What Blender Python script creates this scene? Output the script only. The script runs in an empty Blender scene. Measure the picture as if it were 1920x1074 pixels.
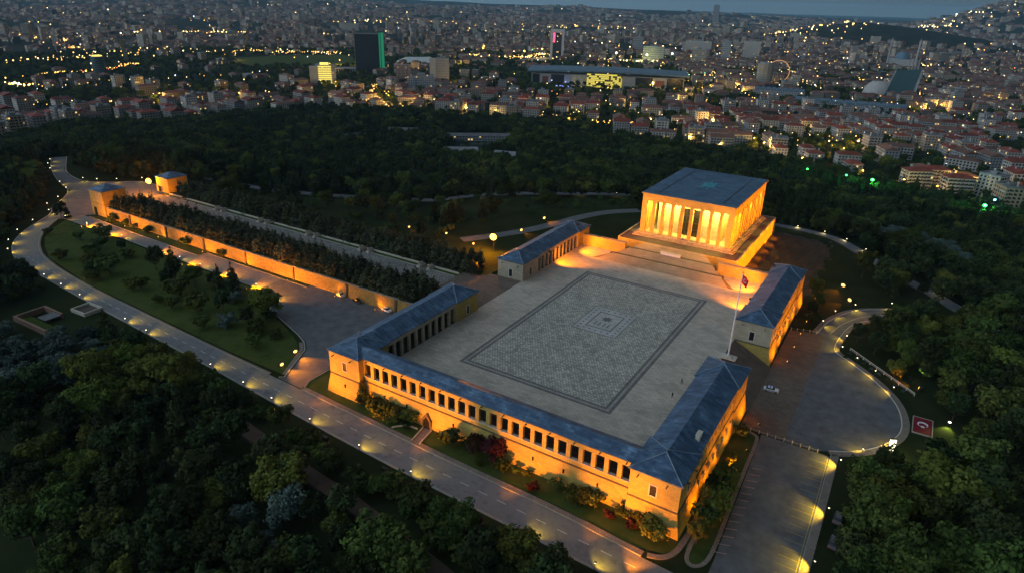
import bpy, bmesh, math, random
import numpy as np
from mathutils import Vector, Matrix

R = math.radians
random.seed(7)
S = bpy.context.scene
COL = S.collection

# ------------------------------------------------------------------ camera, sky, exposure
CAM = Vector((78.35, -183.81, 100.53))
cd = bpy.data.cameras.new("camera")
cam = bpy.data.objects.new("camera", cd)
COL.objects.link(cam)
rx = Vector((0.847462, 0.53023519, 0.02566709))
uy = Vector((-0.23183274, 0.3261704, 0.91644228))
fw = Vector((-0.4775581, 0.78260048, -0.3993429))
m3 = Matrix((rx, uy, -fw)).transposed()
cam.matrix_world = Matrix.Translation(CAM) @ m3.to_4x4()
cd.sensor_width = 36.0
cd.lens = 36.0 * 1223.25 / 1920
cd.clip_start = 1.0
cd.clip_end = 90000
S.camera = cam

W = bpy.data.worlds.new("World")
S.world = W
W.use_nodes = True
nt = W.node_tree
bg = nt.nodes["Background"]
sky = nt.nodes.new("ShaderNodeTexSky")
sky.sky_type = 'NISHITA'
sky.sun_disc = False
sky.sun_elevation = R(3.7)
sky.sun_rotation = R(215)
sky.altitude = 900
sky.air_density = 1.0
sky.dust_density = 0.3
sky.ozone_density = 2.0
tcw = nt.nodes.new("ShaderNodeTexCoord")       # the band at the horizon takes the colour of the sky a little above it
vup = nt.nodes.new("ShaderNodeVectorMath")
vup.operation = 'ADD'
vup.inputs[1].default_value = (0, 0, 0.6)
nt.links.new(tcw.outputs['Generated'], vup.inputs[0])
vno = nt.nodes.new("ShaderNodeVectorMath")
vno.operation = 'NORMALIZE'
nt.links.new(vup.outputs[0], vno.inputs[0])
nt.links.new(vno.outputs[0], sky.inputs[0])
wb = nt.nodes.new("ShaderNodeMix")          # cool white balance of the dusk sky
wb.data_type = 'RGBA'
wb.blend_type = 'MULTIPLY'
wb.inputs['Factor'].default_value = 1.0
wb.inputs[7].default_value = (1.55, 1.02, 0.74, 1)
nt.links.new(sky.outputs[0], wb.inputs[6])
west = nt.nodes.new("ShaderNodeVectorMath")     # the afterglow side of the sky is brighter, the far side already dark
west.operation = 'DOT_PRODUCT'
west.inputs[1].default_value = (-0.75, -0.66, 0)
nt.links.new(tcw.outputs['Generated'], west.inputs[0])
glowr = nt.nodes.new("ShaderNodeMapRange")
glowr.inputs[1].default_value, glowr.inputs[2].default_value = -1, 1
glowr.inputs[3].default_value, glowr.inputs[4].default_value = 0, 1
nt.links.new(west.outputs['Value'], glowr.inputs[0])
gpow = nt.nodes.new("ShaderNodeMath")
gpow.operation = 'POWER'
gpow.inputs[1].default_value = 2.0
nt.links.new(glowr.outputs[0], gpow.inputs[0])
gmad = nt.nodes.new("ShaderNodeMath")
gmad.operation = 'MULTIPLY_ADD'
gmad.inputs[1].default_value, gmad.inputs[2].default_value = 2.5, 0.14
nt.links.new(gpow.outputs[0], gmad.inputs[0])
dusk = nt.nodes.new("ShaderNodeVectorMath")
dusk.operation = 'SCALE'
nt.links.new(wb.outputs[2], dusk.inputs[0])
nt.links.new(gmad.outputs[0], dusk.inputs[3])
nt.links.new(dusk.outputs[0], bg.inputs[0])
bg.inputs[1].default_value = 0.15
sl = bpy.data.lights.new("dusk_glow", 'SUN')
so = bpy.data.objects.new("dusk_glow", sl)
COL.objects.link(so)
so.rotation_euler = (R(52), 0, R(-70))
sl.energy = 0.06
sl.angle = R(60)
sl.color = (0.75, 0.85, 1.0)

S.view_settings.view_transform = 'Standard'
S.view_settings.look = 'None'
S.view_settings.gamma = 1
S.view_settings.exposure = 2.0
cy = S.cycles
cy.max_bounces = 5
cy.diffuse_bounces = 2
cy.glossy_bounces = 2
cy.transmission_bounces = 2
cy.volume_bounces = 0
cy.transparent_max_bounces = 4
cy.sample_clamp_indirect = 2.0
cy.sample_clamp_direct = 0
cy.use_denoising = True
cy.caustics_reflective = False
cy.caustics_refractive = False

# ------------------------------------------------------------------ materials
MATS = {}
def new_mat(name):
    m = bpy.data.materials.new(name)
    m.use_nodes = True
    MATS[name] = m
    t = m.node_tree
    return m, t, t.nodes["Principled BSDF"]

def N(t, kind, **kw):
    n = t.nodes.new(kind)
    for k, v in kw.items():
        if k.startswith('i_'):
            key = k[2:]
            key = int(key) if key.isdigit() else key.replace('_', ' ')
            n.inputs[key].default_value = v
        else:
            setattr(n, k, v)
    return n

def ramp(t, stops):
    r = t.nodes.new("ShaderNodeValToRGB")
    e = r.color_ramp.elements
    e[0].position, e[0].color = stops[0][0], (*stops[0][1], 1)
    e[1].position, e[1].color = stops[-1][0], (*stops[-1][1], 1)
    for p, c in stops[1:-1]:
        q = e.new(p)
        q.color = (*c, 1)
    return r

def noisy(name, a, b, scale=0.3, rough=0.85, detail=6, c=None, bump=0.0, metallic=0.0, spec=0.3, coords='pos', obj_rand=0.0):
    """colour from a world-space noise between a and b (and c)"""
    m, t, p = new_mat(name)
    if coords == 'pos':
        g = N(t, "ShaderNodeNewGeometry")
        co = g.outputs['Position']
    else:
        g = N(t, "ShaderNodeTexCoord")
        co = g.outputs['Object']
    n = N(t, "ShaderNodeTexNoise", i_Scale=scale, i_Detail=detail, i_Roughness=0.65)
    t.links.new(co, n.inputs['Vector'])
    st = [(0.3, a), (0.7, b)] if c is None else [(0.25, a), (0.5, b), (0.75, c)]
    r = ramp(t, st)
    t.links.new(n.outputs[0], r.inputs[0])
    out = r.outputs[0]
    if obj_rand:
        oi = N(t, "ShaderNodeObjectInfo")
        mr = N(t, "ShaderNodeMapRange", i_3=1 - obj_rand, i_4=1 + obj_rand)
        t.links.new(oi.outputs['Random'], mr.inputs[0])
        hs = N(t, "ShaderNodeHueSaturation")
        t.links.new(mr.outputs[0], hs.inputs['Value'])
        t.links.new(out, hs.inputs['Color'])
        out = hs.outputs[0]
    t.links.new(out, p.inputs['Base Color'])
    p.inputs['Roughness'].default_value = rough
    p.inputs['Metallic'].default_value = metallic
    p.inputs['Specular IOR Level'].default_value = spec
    if bump:
        b_ = N(t, "ShaderNodeBump", i_Strength=bump, i_Distance=0.3)
        t.links.new(n.outputs[0], b_.inputs['Height'])
        t.links.new(b_.outputs[0], p.inputs['Normal'])
    return m

def bricky(name, a, b, mortar, bw, bh, ms=0.04, wall=True, rough=0.85, big=None, spec=0.25, rot=0.0):
    """ashlar or paving: brick texture in metres; on walls u = x + y, v = z, on floors x, y"""
    m, t, p = new_mat(name)
    g = N(t, "ShaderNodeNewGeometry")
    if wall:
        s = N(t, "ShaderNodeSeparateXYZ")
        t.links.new(g.outputs['Position'], s.inputs[0])
        ad = N(t, "ShaderNodeMath", operation='ADD')
        t.links.new(s.outputs[0], ad.inputs[0])
        t.links.new(s.outputs[1], ad.inputs[1])
        c = N(t, "ShaderNodeCombineXYZ")
        t.links.new(ad.outputs[0], c.inputs[0])
        t.links.new(s.outputs[2], c.inputs[1])
        co = c.outputs[0]
    else:
        mp = N(t, "ShaderNodeMapping")
        mp.inputs['Rotation'].default_value = (0, 0, rot)
        t.links.new(g.outputs['Position'], mp.inputs[0])
        co = mp.outputs[0]
    k = N(t, "ShaderNodeTexBrick", i_Scale=1.0)
    k.inputs['Color1'].default_value = (*a, 1)
    k.inputs['Color2'].default_value = (*b, 1)
    k.inputs['Mortar'].default_value = (*mortar, 1)
    k.inputs['Mortar Size'].default_value = ms
    k.inputs['Brick Width'].default_value = bw
    k.inputs['Row Height'].default_value = bh
    t.links.new(co, k.inputs['Vector'])
    n = N(t, "ShaderNodeTexNoise", i_Scale=0.12, i_Detail=8, i_Roughness=0.7)
    t.links.new(g.outputs['Position'], n.inputs['Vector'])
    r = ramp(t, [(0.3, (0.72, 0.72, 0.72)), (0.7, (1.12, 1.1, 1.06))] if big is None else big)
    t.links.new(n.outputs[0], r.inputs[0])
    mx = N(t, "ShaderNodeMix", data_type='RGBA', blend_type='MULTIPLY')
    mx.inputs['Factor'].default_value = 1
    t.links.new(k.outputs[0], mx.inputs[6])
    t.links.new(r.outputs[0], mx.inputs[7])
    t.links.new(mx.outputs[2], p.inputs['Base Color'])
    p.inputs['Roughness'].default_value = rough
    p.inputs['Specular IOR Level'].default_value = spec
    return m

def glow(name, col, strength, sample=False):
    m, t, p = new_mat(name)
    p.inputs['Base Color'].default_value = (*[min(1, c) * 0.5 for c in col], 1)
    p.inputs['Emission Color'].default_value = (*col, 1)
    p.inputs['Emission Strength'].default_value = strength
    if not sample:
        m.cycles.emission_sampling = 'NONE'
    return m

STONE = bricky("sandstone_ashlar", (0.52, 0.385, 0.10), (0.42, 0.31, 0.08), (0.27, 0.2, 0.06), 1.3, 0.55, 0.03)
STONE2 = bricky("limestone_ashlar", (0.52, 0.45, 0.33), (0.43, 0.37, 0.26), (0.30, 0.25, 0.17), 1.5, 0.6, 0.03)
RUBBLE = bricky("rough_stone_wall", (0.50, 0.35, 0.09), (0.30, 0.2, 0.055), (0.15, 0.10, 0.035), 0.9, 0.45, 0.06)
BAND = noisy("shadowed_weathered_stone", (0.07, 0.05, 0.035), (0.16, 0.12, 0.08), 0.6)  # dark brown carries both the weathering and the shadow line of the string course
TRIM = noisy("pale_stone_trim", (0.5, 0.44, 0.34), (0.62, 0.56, 0.45), 0.8)
COPING = noisy("coping_stone", (0.2, 0.16, 0.11), (0.36, 0.3, 0.22), 0.5)
DARKGLASS = noisy("dark_window", (0.012, 0.012, 0.014), (0.025, 0.022, 0.022), 0.5, rough=0.25, spec=0.5)
DARKIN = noisy("painted_interior_shade", (0.035, 0.026, 0.02), (0.07, 0.05, 0.04), 0.7)  # dark colour stands in for the shade behind the gallery openings
PLAZA = bricky("plaza_paving", (0.56, 0.48, 0.38), (0.44, 0.38, 0.30), (0.25, 0.215, 0.17), 2.0, 1.0, 0.03, wall=False, big=[(0.25, (0.62, 0.62, 0.62)), (0.5, (1, 1, 1)), (0.75, (1.2, 1.18, 1.14))])
BROWNPAVE = bricky("brown_paving", (0.20, 0.15, 0.115), (0.15, 0.115, 0.09), (0.09, 0.07, 0.055), 1.6, 0.8, 0.05, wall=False)
CARPET = bricky("mosaic_paving", (0.76, 0.70, 0.57), (0.38, 0.355, 0.30), (0.2, 0.19, 0.16), 0.95, 0.75, 0.09, wall=False)
CARPET_DARK = bricky("dark_border_paving", (0.2, 0.175, 0.15), (0.26, 0.23, 0.2), (0.09, 0.08, 0.075), 1.2, 0.6, 0.06, wall=False)
CARPET_LIGHT = bricky("light_border_paving", (0.46, 0.45, 0.41), (0.37, 0.36, 0.33), (0.15, 0.14, 0.12), 1.2, 0.6, 0.05, wall=False)
STEP = bricky("stair_stone", (0.44, 0.36, 0.25), (0.36, 0.29, 0.2), (0.25, 0.2, 0.14), 2.2, 0.4, 0.03, wall=False)
ROAD = noisy("cobbled_road", (0.10, 0.098, 0.094), (0.22, 0.21, 0.2), 0.35, c=(0.155, 0.15, 0.142), detail=12)
COURTM = noisy("court_paving", (0.085, 0.085, 0.088), (0.16, 0.16, 0.165), 0.3, detail=12)
LIONPAVE = bricky("lion_road_paving", (0.33, 0.31, 0.28), (0.2, 0.19, 0.17), (0.1, 0.1, 0.09), 1.4, 1.1, 0.12, wall=False)
KERB = noisy("kerb_stone", (0.27, 0.25, 0.21), (0.38, 0.35, 0.3), 0.8)
SIDEWALK = bricky("sidewalk_slabs", (0.28, 0.235, 0.19), (0.22, 0.185, 0.15), (0.14, 0.12, 0.1), 0.8, 0.8, 0.04, wall=False)
PAINT = noisy("white_road_paint", (0.5, 0.5, 0.48), (0.7, 0.7, 0.67), 1.5)
YPAINT = noisy("yellow_road_paint", (0.32, 0.25, 0.05), (0.44, 0.35, 0.08), 1.5)
RPAINT = noisy("faded_red_paint", (0.45, 0.22, 0.2), (0.55, 0.35, 0.3), 1.5)
LAWN = noisy("lawn", (0.028, 0.046, 0.009), (0.06, 0.085, 0.018), 0.22, c=(0.09, 0.09, 0.028), detail=8, spec=0.03)
SOIL = noisy("bare_soil", (0.07, 0.05, 0.035), (0.12, 0.085, 0.06), 0.3, detail=8)
WHITE = noisy("white_paint", (0.7, 0.7, 0.7), (0.8, 0.8, 0.8), 1.0, rough=0.5)
METAL = noisy("dark_metal", (0.02, 0.02, 0.02), (0.045, 0.045, 0.045), 2.0, rough=0.5, metallic=0.4)
RED = noisy("red_cloth", (0.75, 0.02, 0.025), (0.85, 0.035, 0.035), 1.0)
FLOWERS = noisy("red_flowers", (0.12, 0.004, 0.01), (0.26, 0.01, 0.022), 2.5)
BARK = noisy("bark", (0.05, 0.035, 0.022), (0.10, 0.07, 0.045), 1.5, coords='obj')
FLOODGLASS = glow("floodlight_glass", (1.0, 0.52, 0.10), 1.1)
LAMPGLASS = glow("lamp_glass", (1.0, 0.85, 0.5), 2.0)
GREENGLASS = glow("green_lamp_glass", (0.06, 1.0, 0.16), 1.1)
CYANGLASS = glow("cyan_lamp_glass", (0.25, 0.9, 1.0), 0.8)
WHITEGLASS = glow("white_lamp_glass", (1.0, 0.92, 0.55), 2.0)

def roof_lead():
    """standing-seam lead sheets: each sheet a little lighter or darker"""
    m, t, p = new_mat("lead_roof")
    tc = N(t, "ShaderNodeNewGeometry")
    k = N(t, "ShaderNodeTexBrick", i_Scale=1.0)
    k.inputs['Color1'].default_value = (0.085, 0.155, 0.24, 1)
    k.inputs['Color2'].default_value = (0.035, 0.075, 0.135, 1)
    k.inputs['Mortar'].default_value = (0.05, 0.085, 0.12, 1)
    k.inputs['Mortar Size'].default_value = 0.07
    k.inputs['Brick Width'].default_value = 2.4
    k.inputs['Row Height'].default_value = 0.8
    t.links.new(tc.outputs['Position'], k.inputs['Vector'])
    n = N(t, "ShaderNodeTexNoise", i_Scale=0.25, i_Detail=9, i_Roughness=0.75)
    t.links.new(tc.outputs['Position'], n.inputs['Vector'])
    r = ramp(t, [(0.32, (0.5, 0.55, 0.6)), (0.52, (1.0, 1.0, 1.0)), (0.7, (2.4, 2.1, 1.9))])
    t.links.new(n.outputs[0], r.inputs[0])
    mx = N(t, "ShaderNodeMix", data_type='RGBA', blend_type='MULTIPLY')
    mx.inputs['Factor'].default_value = 1
    t.links.new(k.outputs[0], mx.inputs[6])
    t.links.new(r.outputs[0], mx.inputs[7])
    t.links.new(mx.outputs[2], p.inputs['Base Color'])
    p.inputs['Roughness'].default_value = 0.55
    p.inputs['Specular IOR Level'].default_value = 0.4
    return m
LEAD = roof_lead()
LEADCAP = noisy("lead_ridge", (0.10, 0.15, 0.2), (0.26, 0.31, 0.35), 0.3, rough=0.5)

def leaf_mat(name, a, b, c):
    m, t, p = new_mat(name)
    tc = N(t, "ShaderNodeTexCoord")
    n = N(t, "ShaderNodeTexNoise", i_Scale=0.45, i_Detail=4, i_Roughness=0.7)
    t.links.new(tc.outputs['Object'], n.inputs['Vector'])
    r = ramp(t, [(0.3, a), (0.52, b), (0.72, c)])
    t.links.new(n.outputs[0], r.inputs[0])
    oi = N(t, "ShaderNodeObjectInfo")
    hs = N(t, "ShaderNodeHueSaturation")
    mr = N(t, "ShaderNodeMapRange", i_3=0.55, i_4=1.5)
    t.links.new(oi.outputs['Random'], mr.inputs[0])
    t.links.new(mr.outputs[0], hs.inputs['Value'])
    mr2 = N(t, "ShaderNodeMapRange", i_3=0.47, i_4=0.53)
    w = N(t, "ShaderNodeTexWhiteNoise", noise_dimensions='1D')
    t.links.new(oi.outputs['Random'], w.inputs['W'])
    t.links.new(w.outputs[0], mr2.inputs[0])
    t.links.new(mr2.outputs[0], hs.inputs['Hue'])
    t.links.new(r.outputs[0], hs.inputs['Color'])
    t.links.new(hs.outputs[0], p.inputs['Base Color'])
    p.inputs['Roughness'].default_value = 0.8
    p.inputs['Specular IOR Level'].default_value = 0.05
    return m
LEAF_GREEN = leaf_mat("leaves_green", (0.0261, 0.0421, 0.0087), (0.0551, 0.0783, 0.0174), (0.1087, 0.1334, 0.0261))
LEAF_DARK = leaf_mat("needles_dark", (0.0159, 0.0261, 0.0087), (0.0305, 0.0449, 0.0145), (0.058, 0.0725, 0.0217))
LEAF_SILVER = leaf_mat("leaves_silver", (0.0456, 0.0646, 0.0532), (0.076, 0.1064, 0.0874), (0.114, 0.1444, 0.1216))
LEAF_OLIVE = leaf_mat("leaves_olive", (0.058, 0.0725, 0.013), (0.0841, 0.1015, 0.0174), (0.1305, 0.145, 0.0261))
LEAF_RED = leaf_mat("leaves_red", (0.025, 0.008, 0.007), (0.045, 0.014, 0.011), (0.065, 0.024, 0.014))
LEAF_JUNI = leaf_mat("needles_juniper", (0.0319, 0.0406, 0.0203), (0.058, 0.0653, 0.0319), (0.0943, 0.0943, 0.0464))

def facade(name, wall_a, wall_b, lit=0.035, glasscol=(0.02, 0.024, 0.03), strength=0.35, px=3.2, pz=3.0, wfrac=0.5, hfrac=0.5, litcol=(1.0, 0.62, 0.2)):
    """plastered wall with a grid of windows in UV metres; a few windows are lit"""
    m, t, p = new_mat(name)
    uv = N(t, "ShaderNodeUVMap")
    s = N(t, "ShaderNodeSeparateXYZ")
    t.links.new(uv.outputs[0], s.inputs[0])
    oi = N(t, "ShaderNodeObjectInfo")
    def M(op, a, b=None):
        n = N(t, "ShaderNodeMath", operation=op)
        for i, v in enumerate((a, b)):
            if v is None:
                continue
            if isinstance(v, (int, float)):
                n.inputs[i].default_value = v
            else:
                t.links.new(v, n.inputs[i])
        return n.outputs[0]
    u = M('DIVIDE', s.outputs[0], px)
    v = M('DIVIDE', s.outputs[1], pz)
    fu, fv = M('FRACT', u), M('FRACT', v)
    iu, iv = M('FLOOR', u), M('FLOOR', v)
    inu = M('LESS_THAN', M('ABSOLUTE', M('SUBTRACT', fu, 0.5)), wfrac / 2)
    inv = M('LESS_THAN', M('ABSOLUTE', M('SUBTRACT', fv, 0.52)), hfrac / 2)
    mask = M('MULTIPLY', inu, inv)
    c = N(t, "ShaderNodeCombineXYZ")
    t.links.new(iu, c.inputs[0])
    t.links.new(iv, c.inputs[1])
    t.links.new(M('MULTIPLY', oi.outputs['Random'], 97.0), c.inputs[2])
    wn = N(t, "ShaderNodeTexWhiteNoise", noise_dimensions='3D')
    t.links.new(c.outputs[0], wn.inputs['Vector'])
    litm = M('MULTIPLY', M('GREATER_THAN', wn.outputs[0], 1 - lit), mask)
    # wall tone: by building (uv u is offset per building) and object
    wn2 = N(t, "ShaderNodeTexWhiteNoise", noise_dimensions='2D')
    c2 = N(t, "ShaderNodeCombineXYZ")
    t.links.new(M('FLOOR', M('DIVIDE', s.outputs[0], 200.0)), c2.inputs[0])
    t.links.new(M('MULTIPLY', oi.outputs['Random'], 91.0), c2.inputs[1])
    t.links.new(c2.outputs[0], wn2.inputs['Vector'])
    r = ramp(t, [(0.0, wall_a), (0.5, tuple((x + y) / 2 for x, y in zip(wall_a, wall_b))), (1.0, wall_b)])
    t.links.new(wn2.outputs[0], r.inputs[0])
    mx = N(t, "ShaderNodeMix", data_type='RGBA')
    t.links.new(mask, mx.inputs['Factor'])
    t.links.new(r.outputs[0], mx.inputs[6])
    mx.inputs[7].default_value = (*glasscol, 1)
    t.links.new(mx.outputs[2], p.inputs['Base Color'])
    p.inputs['Emission Color'].default_value = (*litcol, 1)
    t.links.new(M('MULTIPLY', litm, strength), p.inputs['Emission Strength'])
    p.inputs['Roughness'].default_value = 0.8
    m.cycles.emission_sampling = 'NONE'
    return m
FAC_PALE = facade("pale_plaster_facade", (0.26, 0.235, 0.2), (0.72, 0.65, 0.55))
FAC_WARM = facade("ochre_plaster_facade", (0.33, 0.22, 0.13), (0.45, 0.36, 0.24))
FAC_PINK = facade("pink_plaster_facade", (0.30, 0.15, 0.12), (0.38, 0.24, 0.2))
FAC_GREY = facade("grey_plaster_facade", (0.20, 0.21, 0.22), (0.36, 0.37, 0.37))
FAC_PLAIN = noisy("pale_plaster", (0.34, 0.33, 0.3), (0.44, 0.42, 0.38), 0.2)
CITYWALL = facade("city_facades", (0.05, 0.045, 0.04), (0.48, 0.41, 0.32), lit=0.045, strength=0.4)
TILE = noisy("red_roof_tiles", (0.13, 0.028, 0.018), (0.26, 0.062, 0.038), 0.25, detail=8, obj_rand=0.35)
TILE2 = noisy("brown_roof_tiles", (0.13, 0.065, 0.045), (0.2, 0.10, 0.07), 0.25, detail=8, obj_rand=0.3)
FLATROOF = noisy("flat_roof_felt", (0.13, 0.13, 0.13), (0.24, 0.24, 0.24), 0.15, obj_rand=0.3)
SHEETROOF = noisy("pale_sheet_roof", (0.32, 0.36, 0.36), (0.46, 0.5, 0.5), 0.2)

# ------------------------------------------------------------------ mesh helpers
class MB:
    def __init__(self):
        self.v, self.f, self.m, self.uv = [], [], [], []
    def face(self, pts, m=0, uv=None):
        i = len(self.v)
        self.v += [tuple(p) for p in pts]
        self.f.append(tuple(range(i, i + len(pts))))
        self.m.append(m)
        self.uv.append(uv)
    def solid(self, bot, top, m=0, cap=True, mt=None, bottom=True):
        """prism or frustum between two loops (counter-clockwise from above)"""
        n = len(bot)
        for i in range(n):
            j = (i + 1) % n
            self.face([bot[i], bot[j], top[j], top[i]], m)
        if cap:
            self.face(top, m if mt is None else mt)
        if bottom:
            self.face(bot[::-1], m)
    def box(self, x0, y0, z0, x1, y1, z1, m=0, mt=None):
        b = [(x0, y0, z0), (x1, y0, z0), (x1, y1, z0), (x0, y1, z0)]
        self.solid(b, [(x, y, z1) for x, y, _ in b], m, mt=mt)
    def prism(self, poly, z0, z1, m=0, mt=None):
        if sum(a[0] * b[1] - b[0] * a[1] for a, b in zip(poly, poly[1:] + poly[:1])) < 0:
            poly = poly[::-1]
        self.solid([(x, y, z0) for x, y in poly], [(x, y, z1) for x, y in poly], m, mt=mt)
    def sheet(self, poly, z, m=0):
        if sum(a[0] * b[1] - b[0] * a[1] for a, b in zip(poly, poly[1:] + poly[:1])) < 0:
            poly = poly[::-1]
        self.face([(x, y, z) for x, y in poly], m)
    def frustum(self, x0, y0, x1, y1, z0, X0, Y0, X1, Y1, z1, m=0):
        self.solid([(x0, y0, z0), (x1, y0, z0), (x1, y1, z0), (x0, y1, z0)],
                   [(X0, Y0, z1), (X1, Y0, z1), (X1, Y1, z1), (X0, Y1, z1)], m)
    def hip(self, x0, y0, x1, y1, z, h, m=0, fascia=0.35, hipin=None, caps=False):
        """hipped roof with a fascia; ridge along the longer side"""
        w, d = x1 - x0, y1 - y0
        self.solid([(x0, y0, z), (x1, y0, z), (x1, y1, z), (x0, y1, z)],
                   [(x0, y0, z + fascia), (x1, y0, z + fascia), (x1, y1, z + fascia), (x0, y1, z + fascia)], m, cap=False)
        z += fascia
        cap = lambda u, v: self.cyl((u[0], u[1], u[2] + .03), (v[0], v[1], v[2] + .03), .14, .14, 5, 1) if caps else None
        a, b, c, d_ = (x0, y0, z), (x1, y0, z), (x1, y1, z), (x0, y1, z)
        if w >= d:
            k = (d / 2) if hipin is None else hipin
            k = min(k, w / 2)
            p, q = (x0 + k, (y0 + y1) / 2, z + h), (x1 - k, (y0 + y1) / 2, z + h)
            self.face([a, b, q, p], m); self.face([c, d_, p, q], m)
            self.face([b, c, q], m); self.face([d_, a, p], m)
            for u, v in ((p, q), (a, p), (d_, p), (b, q), (c, q)):
                if u != v: cap(u, v)
        else:
            k = (w / 2) if hipin is None else hipin
            k = min(k, d / 2)
            p, q = ((x0 + x1) / 2, y0 + k, z + h), ((x0 + x1) / 2, y1 - k, z + h)
            self.face([b, c, q, p], m); self.face([d_, a, p, q], m)
            self.face([a, b, p], m); self.face([c, d_, q], m)
            for u, v in ((p, q), (a, p), (b, p), (c, q), (d_, q)):
                if u != v: cap(u, v)
    def cyl(self, p0, p1, r0, r1, n=8, m=0):
        p0, p1 = Vector(p0), Vector(p1)
        z = (p1 - p0).normalized()
        x = z.orthogonal().normalized()
        y = z.cross(x)
        ring = lambda p, r: [tuple(p + (x * math.cos(2 * math.pi * i / n) + y * math.sin(2 * math.pi * i / n)) * r) for i in range(n)]
        self.solid(ring(p0, r0), ring(p1, r1), m)
    def ball(self, c, rx_, ry_, rz_, m=0, nu=8, nv=5):
        rows = []
        for j in range(nv + 1):
            a = -math.pi / 2 + math.pi * j / nv
            rows.append([(c[0] + rx_ * math.cos(a) * math.cos(2 * math.pi * i / nu), c[1] + ry_ * math.cos(a) * math.sin(2 * math.pi * i / nu), c[2] + rz_ * math.sin(a)) for i in range(nu)])
        for j in range(nv):
            for i in range(nu):
                k = (i + 1) % nu
                if j == 0:
                    self.face([rows[0][0], rows[1][k], rows[1][i]], m)
                elif j == nv - 1:
                    self.face([rows[j][i], rows[j][k], rows[nv][0]], m)
                else:
                    self.face([rows[j][i], rows[j][k], rows[j + 1][k], rows[j + 1][i]], m)
    def uvbox(self, x0, y0, z0, x1, y1, z1, m=0, mt=1, uo=0.0, R_=None, c=None):
        """box whose walls carry UVs in metres"""
        b = [(x0, y0), (x1, y0), (x1, y1), (x0, y1)]
        if R_ is not None:
            co, si = math.cos(R_), math.sin(R_)
            cx, cy_ = c
            b = [(cx + (x - cx) * co - (y - cy_) * si, cy_ + (x - cx) * si + (y - cy_) * co) for x, y in b]
        u = uo
        for i in range(4):
            p, q = b[i], b[(i + 1) % 4]
            L = math.hypot(q[0] - p[0], q[1] - p[1])
            self.face([(*p, z0), (*q, z0), (*q, z1), (*p, z1)], m, [(u, 0), (u + L, 0), (u + L, z1 - z0), (u, z1 - z0)])
            u += math.ceil(L / 3.2) * 3.2
        self.face([(*p, z1) for p in b], mt)
        return b
    def mesh(self, name, mats):
        me = bpy.data.meshes.new(name)
        me.from_pydata(self.v, [], self.f)
        for m in mats:
            me.materials.append(m)
        if len(mats) > 1:
            me.polygons.foreach_set("material_index", self.m)
        if any(u is not None for u in self.uv):
            l = me.uv_layers.new(name="UVMap")
            arr = []
            for f, u in zip(self.f, self.uv):
                for k in range(len(f)):
                    arr += list(u[k]) if u is not None else [0.0, 0.0]
            l.data.foreach_set("uv", arr)
        me.update()
        return me
    def build(self, name, mats, parent=None, loc=None):
        if not isinstance(mats, (list, tuple)):
            mats = [mats]
        o = bpy.data.objects.new(name, self.mesh(name, mats))
        COL.objects.link(o)
        if parent is not None:
            o.parent = parent
        if loc is not None:
            o.location = loc
        return o

def tag(o, label, cat, group=None):
    o['label'] = label
    o['category'] = cat
    if group:
        o['group'] = group
    return o

def structure(o):
    o['kind'] = 'structure'
    return o

def thing(name, label, cat, loc=(0, 0, 0), rz=0.0, group=None):
    o = bpy.data.objects.new(name, None)
    COL.objects.link(o)
    o.location = loc
    o.rotation_euler = (0, 0, rz)
    o.empty_display_size = 1
    return tag(o, label, cat, group)

def link_copy(o, parent=None):
    c = o.copy()
    COL.objects.link(c)
    if parent is not None:
        c.parent = parent
    return c

def dup(root, loc=None, rz=None, label=None, group=None, scale=None):
    r = link_copy(root)
    if loc is not None:
        r.location = loc
    if rz is not None:
        r.rotation_euler = (0, 0, rz)
    if scale is not None:
        r.scale = scale
    if label:
        r['label'] = label
    if group:
        r['group'] = group
    for ch in list(root.children):
        c = link_copy(ch, r)
        for g in ch.children:
            link_copy(g, c)
    return r

def spot(parent, loc, target, power, col, size=90, blend=0.6, rad=0.25, name="floodlight_beam"):
    l = bpy.data.lights.new(name, 'SPOT')
    l.energy = power * 0.4
    l.color = col
    l.spot_size = R(size)
    l.spot_blend = blend
    l.shadow_soft_size = rad
    o = bpy.data.objects.new(name, l)
    COL.objects.link(o)
    o.location = loc
    d = Vector(target) - Vector(loc)
    o.rotation_euler = d.to_track_quat('-Z', 'Y').to_euler()
    if parent is not None:
        o.parent = parent
    return o

def point(parent, loc, power, col, rad=0.3, name="lamp_light"):
    l = bpy.data.lights.new(name, 'POINT')
    l.energy = power * 0.4
    l.color = col
    l.shadow_soft_size = rad
    o = bpy.data.objects.new(name, l)
    COL.objects.link(o)
    o.location = loc
    if parent is not None:
        o.parent = parent
    return o

AMBER = (1.0, 0.275, 0.0)
YELLOW = (1.0, 0.66, 0.05)
PALEYEL = (1.0, 0.80, 0.30)

# ------------------------------------------------------------------ terrain
G = -6.6
PLATEAU = [(-440, -12), (-425, 42), (-335, 52), (-270, 36), (-115, 70), (-98, 125), (-45, 168), (50, 168), (92, 130), (128, 60),
           (118, -20), (92, -75), (92, -96), (-120, -93), (-150, -104), (-190, -106), (-230, -93), (-295, -78), (-345, -42)]

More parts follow.
